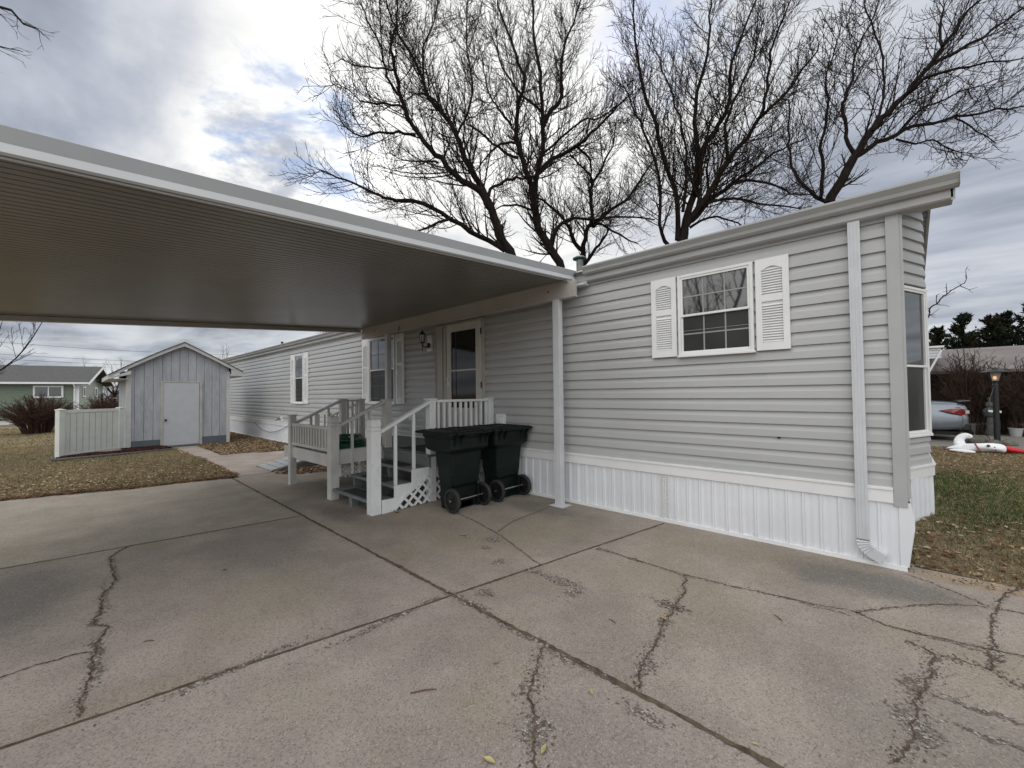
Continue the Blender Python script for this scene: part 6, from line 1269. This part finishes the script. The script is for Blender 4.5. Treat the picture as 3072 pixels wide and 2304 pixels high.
# lamp post
lp=root('lamp_post',(1.90,15.75,Z0),'black post lantern with lit bulb and wide dark cap','lamp post')
lx,ly=1.90,15.75
t=MT('post_black',(0.012,0.012,0.014),0.5).var(10,0.2); t.mix(t.ramp(t.noise(30,5,0.8,(1,1,0.6),w=3),0.64,0.70,0,0.9),(0.25,0.25,0.26)); m_lpost=t.done()
m=MB(); m.lathe([(0.0,0),(0.055,0),(0.055,1.50),(0.045,1.52),(0.05,1.58),(0.0,1.58)],(lx,ly,Z0),14); m.build('post',m_lpost,lp)
m=MB(); m.lathe([(0.0,0.0),(0.075,0.0),(0.08,0.02),(0.0,0.02)],(lx,ly,1.66),4); 
for k in range(4):
    a=PI/4+k*PI/2; m.bar((lx+0.085*math.cos(a),ly+0.085*math.sin(a),1.68),(lx+0.155*math.cos(a),ly+0.155*math.sin(a),1.90),0.014,0.014)
m.lathe([(0.0,0.0),(0.235,0.0),(0.235,0.012),(0.16,0.05),(0.07,0.085),(0.06,0.12),(0.0,0.13)],(lx,ly,1.895),20); m.build('lantern_cap',m_black,lp)
mg=bpy.data.materials.new('lantern_glass'); mg.use_nodes=True; b=mg.node_tree.nodes['Principled BSDF']; b.inputs['Base Color'].default_value=(0.62,0.60,0.56,1); b.inputs['Roughness'].default_value=0.3; b.inputs['Transmission Weight'].default_value=0.55; b.inputs['IOR'].default_value=1.1
m=MB(); P1=[(lx+0.075*math.cos(PI/4+k*PI/2),ly+0.075*math.sin(PI/4+k*PI/2),1.685) for k in range(4)]; P2=[(lx+0.145*math.cos(PI/4+k*PI/2),ly+0.145*math.sin(PI/4+k*PI/2),1.893) for k in range(4)]
m.add(P1+P2,[(i,(i+1)%4,4+(i+1)%4,4+i) for i in range(4)]); m.build('lantern_glass',mg,lp)
mb_=bpy.data.materials.new('bulb_glow'); mb_.use_nodes=True; b=mb_.node_tree.nodes['Principled BSDF']; b.inputs['Base Color'].default_value=(1,0.8,0.5,1); b.inputs['Emission Color'].default_value=(1,0.55,0.22,1); b.inputs['Emission Strength'].default_value=1.3
m=MB(); m.lathe([(0.0,-0.045),(0.02,-0.04),(0.035,0.0),(0.026,0.03),(0.0,0.045)],(lx,ly,1.76),12); m.build('bulb',mb_,lp,smooth=True)
m=MB(); m.tube([(lx-0.02,ly-0.06,1.55),(lx-0.20,ly-0.1,0.85),(lx-0.26,ly-0.08,0.45),(lx-0.12,ly-0.12,0.20),(lx-0.02,ly-0.1,0.12)],0.009,6); o=m.build('extension_cable',m_black,smooth=True); tag(o,'dark cable hanging beside the lamp post','cable')
m_rock=simple('rock_moss',(0.12,0.12,0.10),0.95,0.3,9,bs=20,bstr=0.7)
def rock(x,y,r,h,lab,sd):
    rs=random.Random(sd); m=MB(); n=14; 
    prof=[(0.0,0.0),(1.0,0.02),(1.02,0.3),(0.85,0.75),(0.45,1.0),(0.0,1.02)]
    m.lathe([(a*r,b*h) for a,b in prof],(x,y,0.08),n); m.v=[(v[0]+rs.uniform(-.05,.05)*r,v[1]+rs.uniform(-.05,.05)*r,v[2]+rs.uniform(-.04,.04)*h) for v in m.v]; o=m.build('rock',m_rock,smooth=True); tag(o,lab,'rock','rocks round the lamp post')
rock(1.60,15.8,0.17,0.20,'mossy rock left of the lamp base',1); rock(2.07,15.7,0.15,0.15,'dark rock right of the lamp base',2); rock(1.36,16.0,0.14,0.26,'dark upright rock between car and lamp base',3); rock(1.83,15.62,0.13,0.14,'low rock in front of the lamp base',4)
# deflated garden figure
df_=root('deflated_inflatable',(1.45,13.6,0.11),'deflated white inflatable animal with red pointed hat lying on the lawn','lawn decoration')
m_nyl=simple('white_nylon',(0.78,0.79,0.82),0.6,0.05,8,bs=14,bstr=0.8,bd=0.02); m_nred=simple('red_nylon',(0.52,0.012,0.02),0.55,0.12,8,bs=14,bstr=0.8,bd=0.02); m_strap=simple('collar_strap',(0.22,0.05,0.03),0.6,0.15)
def sack(path,rads,mat,name,flat=0.55,seed=1,par=df_,n=14):
    rs=random.Random(seed); m=MB(); pts=[Vector(p) for p in path]; M_=len(pts)
    for i,p in enumerate(pts):
        tt=(pts[min(i+1,M_-1)]-pts[max(i-1,0)]).normalized(); a=tt.cross(Vector((0,0,1))).normalized(); b=a.cross(tt)
        for k in range(n):
            an=2*PI*k/n; q=rads[i]*(1+0.13*math.sin(3*an+i*1.3)+rs.uniform(-.07,.07)); m.v.append(tuple(p+a*math.cos(an)*q+b*math.sin(an)*q*flat))
    for i in range(M_-1):
        for k in range(n): m.f.append((i*n+k,i*n+(k+1)%n,(i+1)*n+(k+1)%n,(i+1)*n+k))
    m.f.append(tuple(range(n))); m.f.append(tuple((M_-1)*n+k for k in range(n)))
    o=m.build(name,mat,par,smooth=True); sb=o.modifiers.new('sub','SUBSURF'); sb.levels=1; sb.render_levels=2; return o
zb=0.115
sack([(0.86,13.45,zb+.04),(0.95,13.42,zb+.06),(1.08,13.40,zb+.08),(1.20,13.38,zb+.09),(1.32,13.38,zb+.11),(1.42,13.4,zb+.11),(1.55,13.42,zb+.11),(1.66,13.45,zb+.10),(1.72,13.47,zb+.09)],[0.02,0.07,0.12,0.14,0.14,0.16,0.16,0.16,0.13],m_nyl,'body',0.62,2)
sack([(1.10,13.5,zb+.08),(1.06,13.55,zb+.18),(1.09,13.6,zb+.27),(1.15,13.62,zb+.33),(1.23,13.62,zb+.335),(1.29,13.6,zb+.30)],[0.12,0.105,0.09,0.085,0.075,0.04],m_nyl,'arm',0.8,3)
sack([(0.90,13.30,zb+.03),(1.0,13.2,zb+.03),(1.12,13.12,zb+.035),(1.22,13.10,zb+.03),(1.28,13.12,zb+.03)],[0.04,0.08,0.08,0.07,0.03],m_nyl,'arm',0.5,4)
sack([(1.70,13.45,zb+.09),(1.78,13.48,zb+.085),(1.9,13.53,zb+.07),(2.02,13.6,zb+.05),(2.08,13.64,zb+.04)],[0.13,0.125,0.09,0.05,0.025],m_nred,'hat',0.6,5)
sack([(2.07,13.63,zb+.04),(2.11,13.66,zb+.05),(2.15,13.68,zb+.04)],[0.02,0.045,0.02],m_nyl,'bobble',0.8,6)
sack([(1.285,13.30,zb+.20),(1.30,13.27,zb+.16),(1.33,13.24,zb+.10),(1.36,13.22,zb+.03)],[0.018,0.02,0.02,0.018],m_strap,'collar',0.6,7)
sack([(1.44,13.24,zb+.165),(1.47,13.235,zb+.17),(1.50,13.235,zb+.16)],[0.018,0.033,0.018],m_black,'nose',0.9,8)
for (ex,ez) in ((1.56,0.14),(1.575,0.085)): m=MB(); m.lathe([(0,-.008),(0.013,0),(0,.008)],(ex,13.255,zb+ez),8,'y'); m.build('eye',m_black,df_)
m=MB(); m.tube([(0.30,13.6,0.13),(0.5,13.5,0.125),(0.7,13.46,0.13),(0.88,13.44,0.13)],0.006,5); o=m.build('extension_cable',m_black); tag(o,'thin black cable running over the lawn to the deflated inflatable','cable')
m=MB(); p=blob(2.22,13.75,0.09,0.06,9,0.10,0,0.2); m.ext(p,(0,0,0.10)); o=m.build('cloth_bundle',simple('tan_cloth',(0.28,0.18,0.10),0.9,0.2,20)); tag(o,'small tan bundle at the tip of the red hat','bundle')
# ---------------------------------------------------------------- silver car, rear towards the right
car=root('parked_car',(-0.7,16.9,0.09),'silver sedan parked across the pad, only its tail showing','car')
t=MT('silver_paint',(0.19,0.215,0.25),0.22,metal=0.5).var(2,0.03); t.b.inputs['Coat Weight'].default_value=0.6; t.b.inputs['Coat Roughness'].default_value=0.05; m_paint=t.done()
XE=1.50; zb=0.09
# stations along x from the tail forwards: (x, half width, z bottom, z belt, z top, half width at top)
st=[(1.50,0.62,0.42,0.72,0.80,0.55),(1.47,0.72,0.36,0.78,0.93,0.62),(1.40,0.80,0.30,0.82,1.01,0.68),(1.25,0.86,0.27,0.84,1.045,0.70),(1.0,0.895,0.25,0.86,1.06,0.70),(0.75,0.905,0.24,0.87,1.08,0.70),(0.35,0.905,0.24,0.88,1.12,0.70),(-0.2,0.905,0.22,0.88,0.97,0.74),(-1.0,0.905,0.22,0.87,0.96,0.75),(-1.9,0.90,0.22,0.85,0.95,0.74),(-2.4,0.88,0.24,0.80,0.90,0.70),(-2.8,0.80,0.28,0.72,0.80,0.60),(-3.05,0.6,0.38,0.60,0.66,0.45)]
m=MB(); ring_=[]
for (x,w,z0,zbelt,zt,wt) in st:
    hp=[(-w*0.90,z0),(-w,z0+0.09),(-w*1.0,z0+0.30),(-w*0.985,zbelt-0.14),(-w*0.955,zbelt-0.10),(-w*0.93,zbelt),(-wt,zt-0.02),(-wt*0.6,zt),(0,zt+0.01)]
    prof=hp+[(-a,b) for a,b in hp[-2::-1]]; ring_.append(len(prof))
    m.v+=[(x,16.9+a,zb+b) for a,b in prof]
n=ring_[0]
for i in range(len(st)-1):
    for k in range(n-1): m.f.append((i*n+k,i*n+k+1,(i+1)*n+k+1,(i+1)*n+k))
    m.f.append((i*n+n-1,i*n,(i+1)*n,(i+1)*n+n-1))
m.f.append(tuple(range(n))); m.f.append(tuple((len(st)-1)*n+k for k in range(n)))
o=m.build('body',m_paint,car,smooth=True); sb=o.modifiers.new('sub','SUBSURF'); sb.levels=1; sb.render_levels=2
m=MB(); gs_=[(0.65,0.66,1.08,1.10),(0.25,0.64,1.10,1.32),(-0.3,0.62,0.98,1.44),(-1.0,0.62,0.97,1.44),(-1.5,0.63,0.95,1.20),(-1.95,0.66,0.94,0.97)]
for (x,w,z0,zt) in gs_:
    hp=[(-w-0.06,z0-0.05),(-w,(z0+zt)/2),(-w*0.86,zt-0.02),(0,zt)]; prof=hp+[(-a,b) for a,b in hp[-2::-1]]; m.v+=[(x,16.9+a,zb+b) for a,b in prof]
n=7
for i in range(len(gs_)-1):
    for k in range(n-1): m.f.append((i*n+k,i*n+k+1,(i+1)*n+k+1,(i+1)*n+k))
m.build('cabin',m_glass,car,smooth=True)
m=MB(); m.ext([(1.30,16.22,1.145),(1.52,16.28,1.165),(1.52,17.5,1.165),(1.30,17.55,1.145)],(0,0,0.022)); m.build('spoiler',m_paint,car,bevel=0.006)
t=MT('tail_light_red',(0.26,0.010,0.012),0.12,spec=0.8).var(30,0.3); m_tail=t.done()
for s in (1,-1):
    m=MB(); Y_=lambda d: 16.9-s*d
    pts=[(0.93,0.872,0.915),(1.15,0.880,0.96),(1.35,0.83,0.965),(1.47,0.70,0.93),(1.475,0.70,0.83),(1.36,0.84,0.80),(1.18,0.885,0.85)]
    P_=[(x,Y_(d+0.012),z) for x,d,z in pts]; Q_=[(x,Y_(d-0.05),z) for x,d,z in pts]; b=0; m.v=P_+Q_; k=len(pts); m.f=[tuple(range(k)),tuple(range(k,2*k))]+[(i,(i+1)%k,k+(i+1)%k,k+i) for i in range(k)]
    tl=m.build('tail_light',m_tail,car); m=MB(); m.ext([(1.40,Y_(0.80),0.93),(1.475,Y_(0.725),0.92),(1.475,Y_(0.725),0.84),(1.41,Y_(0.80),0.835)],(0.014,-s*0.014,0)); m.build('clear_lens',simple('clear_lens',(0.5,0.45,0.43),0.1,0.1),tl)
m=MB(); m.box(1.45,1.515,16.4,17.4,0.38,0.52); m.box(1.35,1.49,16.12,16.22,0.40,0.56); m.build('bumper_insert',m_black,car,bevel=0.01)
for x in (0.42,-2.2):
    for y in (16.09,17.71):
        m=MB(); m.lathe([(0.2,-0.10),(0.30,-0.10),(0.325,-0.07),(0.325,0.07),(0.30,0.10),(0.2,0.10)],(x,y,0.09+0.325),28,'y',cap=True); w=m.build('wheel',m_rubber,car); m=MB(); m.lathe([(0.0,-0.105),(0.20,-0.09),(0.2,0.09),(0,0.105)],(x,y,0.09+0.325),20,'y'); m.build('rim',m_chrome,w)
m=MB(); m.box(0.0,1.35,16.3,17.5,0.24,0.34); m.build('underbody',m_black,car)
# ---------------------------------------------------------------- junipers
m_jun=simple('juniper_foliage',(0.022,0.030,0.017),0.9,0.45,1.2,spec=0.1); m_jun2=simple('juniper_brown',(0.040,0.032,0.020),0.9,0.35,1.5,spec=0.1)
def juniper(x,y,h,w,label,seed):
    rs=random.Random(seed); nr=np.random.default_rng(seed); tr=root('juniper',(x,y,0.05),label,'tree','dark junipers behind the neighbouring home')
    m=MB(); m.tube([(x,y,0),(x+0.1,y,h*0.5),(x,y,h*0.93)],[0.16,0.09,0.02],7); m.build('trunk',m_bark,tr)
    w*=1.35; V=[];mi=[]; nb=130
    for i in range(nb):
        u=(i+rs.random())/nb; zb_=h*(0.06+0.92*u); L=w*(1.05-u)**0.75*rs.uniform(.45,1.15)*(1 if u>.12 else .8); a=rs.uniform(0,2*PI); el=rs.uniform(0.05,0.55)+0.3*u
        d=np.array([math.cos(a)*math.cos(el),math.sin(a)*math.cos(el),math.sin(el)]); n=int(26+70*L)
        t=nr.random(n)**0.7; c=np.array([x,y,zb_])+d*L*t[:,None]+np.array([0,0,0.25*L])*(t**2)[:,None]; c+=nr.normal(0,1,(n,3))*(0.05+0.10*(1-t))[:,None]*L*0.9
        s=nr.uniform(0.05,0.12,n); dirs=nr.normal(0,1,(n,3))*0.6+d+np.array([0,0,0.5]); dirs/=np.linalg.norm(dirs,axis=1)[:,None]; sd2=np.cross(dirs,nr.normal(0,1,(n,3))); sd2/=np.linalg.norm(sd2,axis=1)[:,None]
        V.append(np.stack([c-sd2*s[:,None]*0.35,c+sd2*s[:,None]*0.35,c+dirs*s[:,None]*1.7],1).reshape(-1,3)); mi.append(np.full(n,0 if rs.random()<0.75 else 1))
    V=np.concatenate(V); mi=np.concatenate(mi); F=np.arange(len(V)).reshape(-1,3); npmesh('crown',V,F,[m_jun,m_jun2],tr,midx=mi)
for k,(x,y,h,w,l) in enumerate([(0.3,30,4.6,1.6,'leftmost dark juniper beside the end wall, thin topped'),(1.75,29,4.5,1.1,'short dark juniper between two taller ones'),(2.65,30,5.2,1.25,'pointed dark juniper above the carport brace'),(3.55,30,5.0,1.1,'dark juniper with a ragged double top'),(4.05,31,5.15,1.3,'broad dark juniper behind the lamp post'),(4.95,30,5.6,1.6,'tallest dark juniper at the right photo edge'),(6.2,30,5.8,1.6,'dark juniper just outside the right photo edge'),(-1.6,31,4.5,1.6,'dark juniper hidden mostly by the mobile home end'),(3.1,31.5,4.0,1.3,'low dark juniper filling the gap behind the pointed one')]): juniper(x,y,h,w,l,80+k)
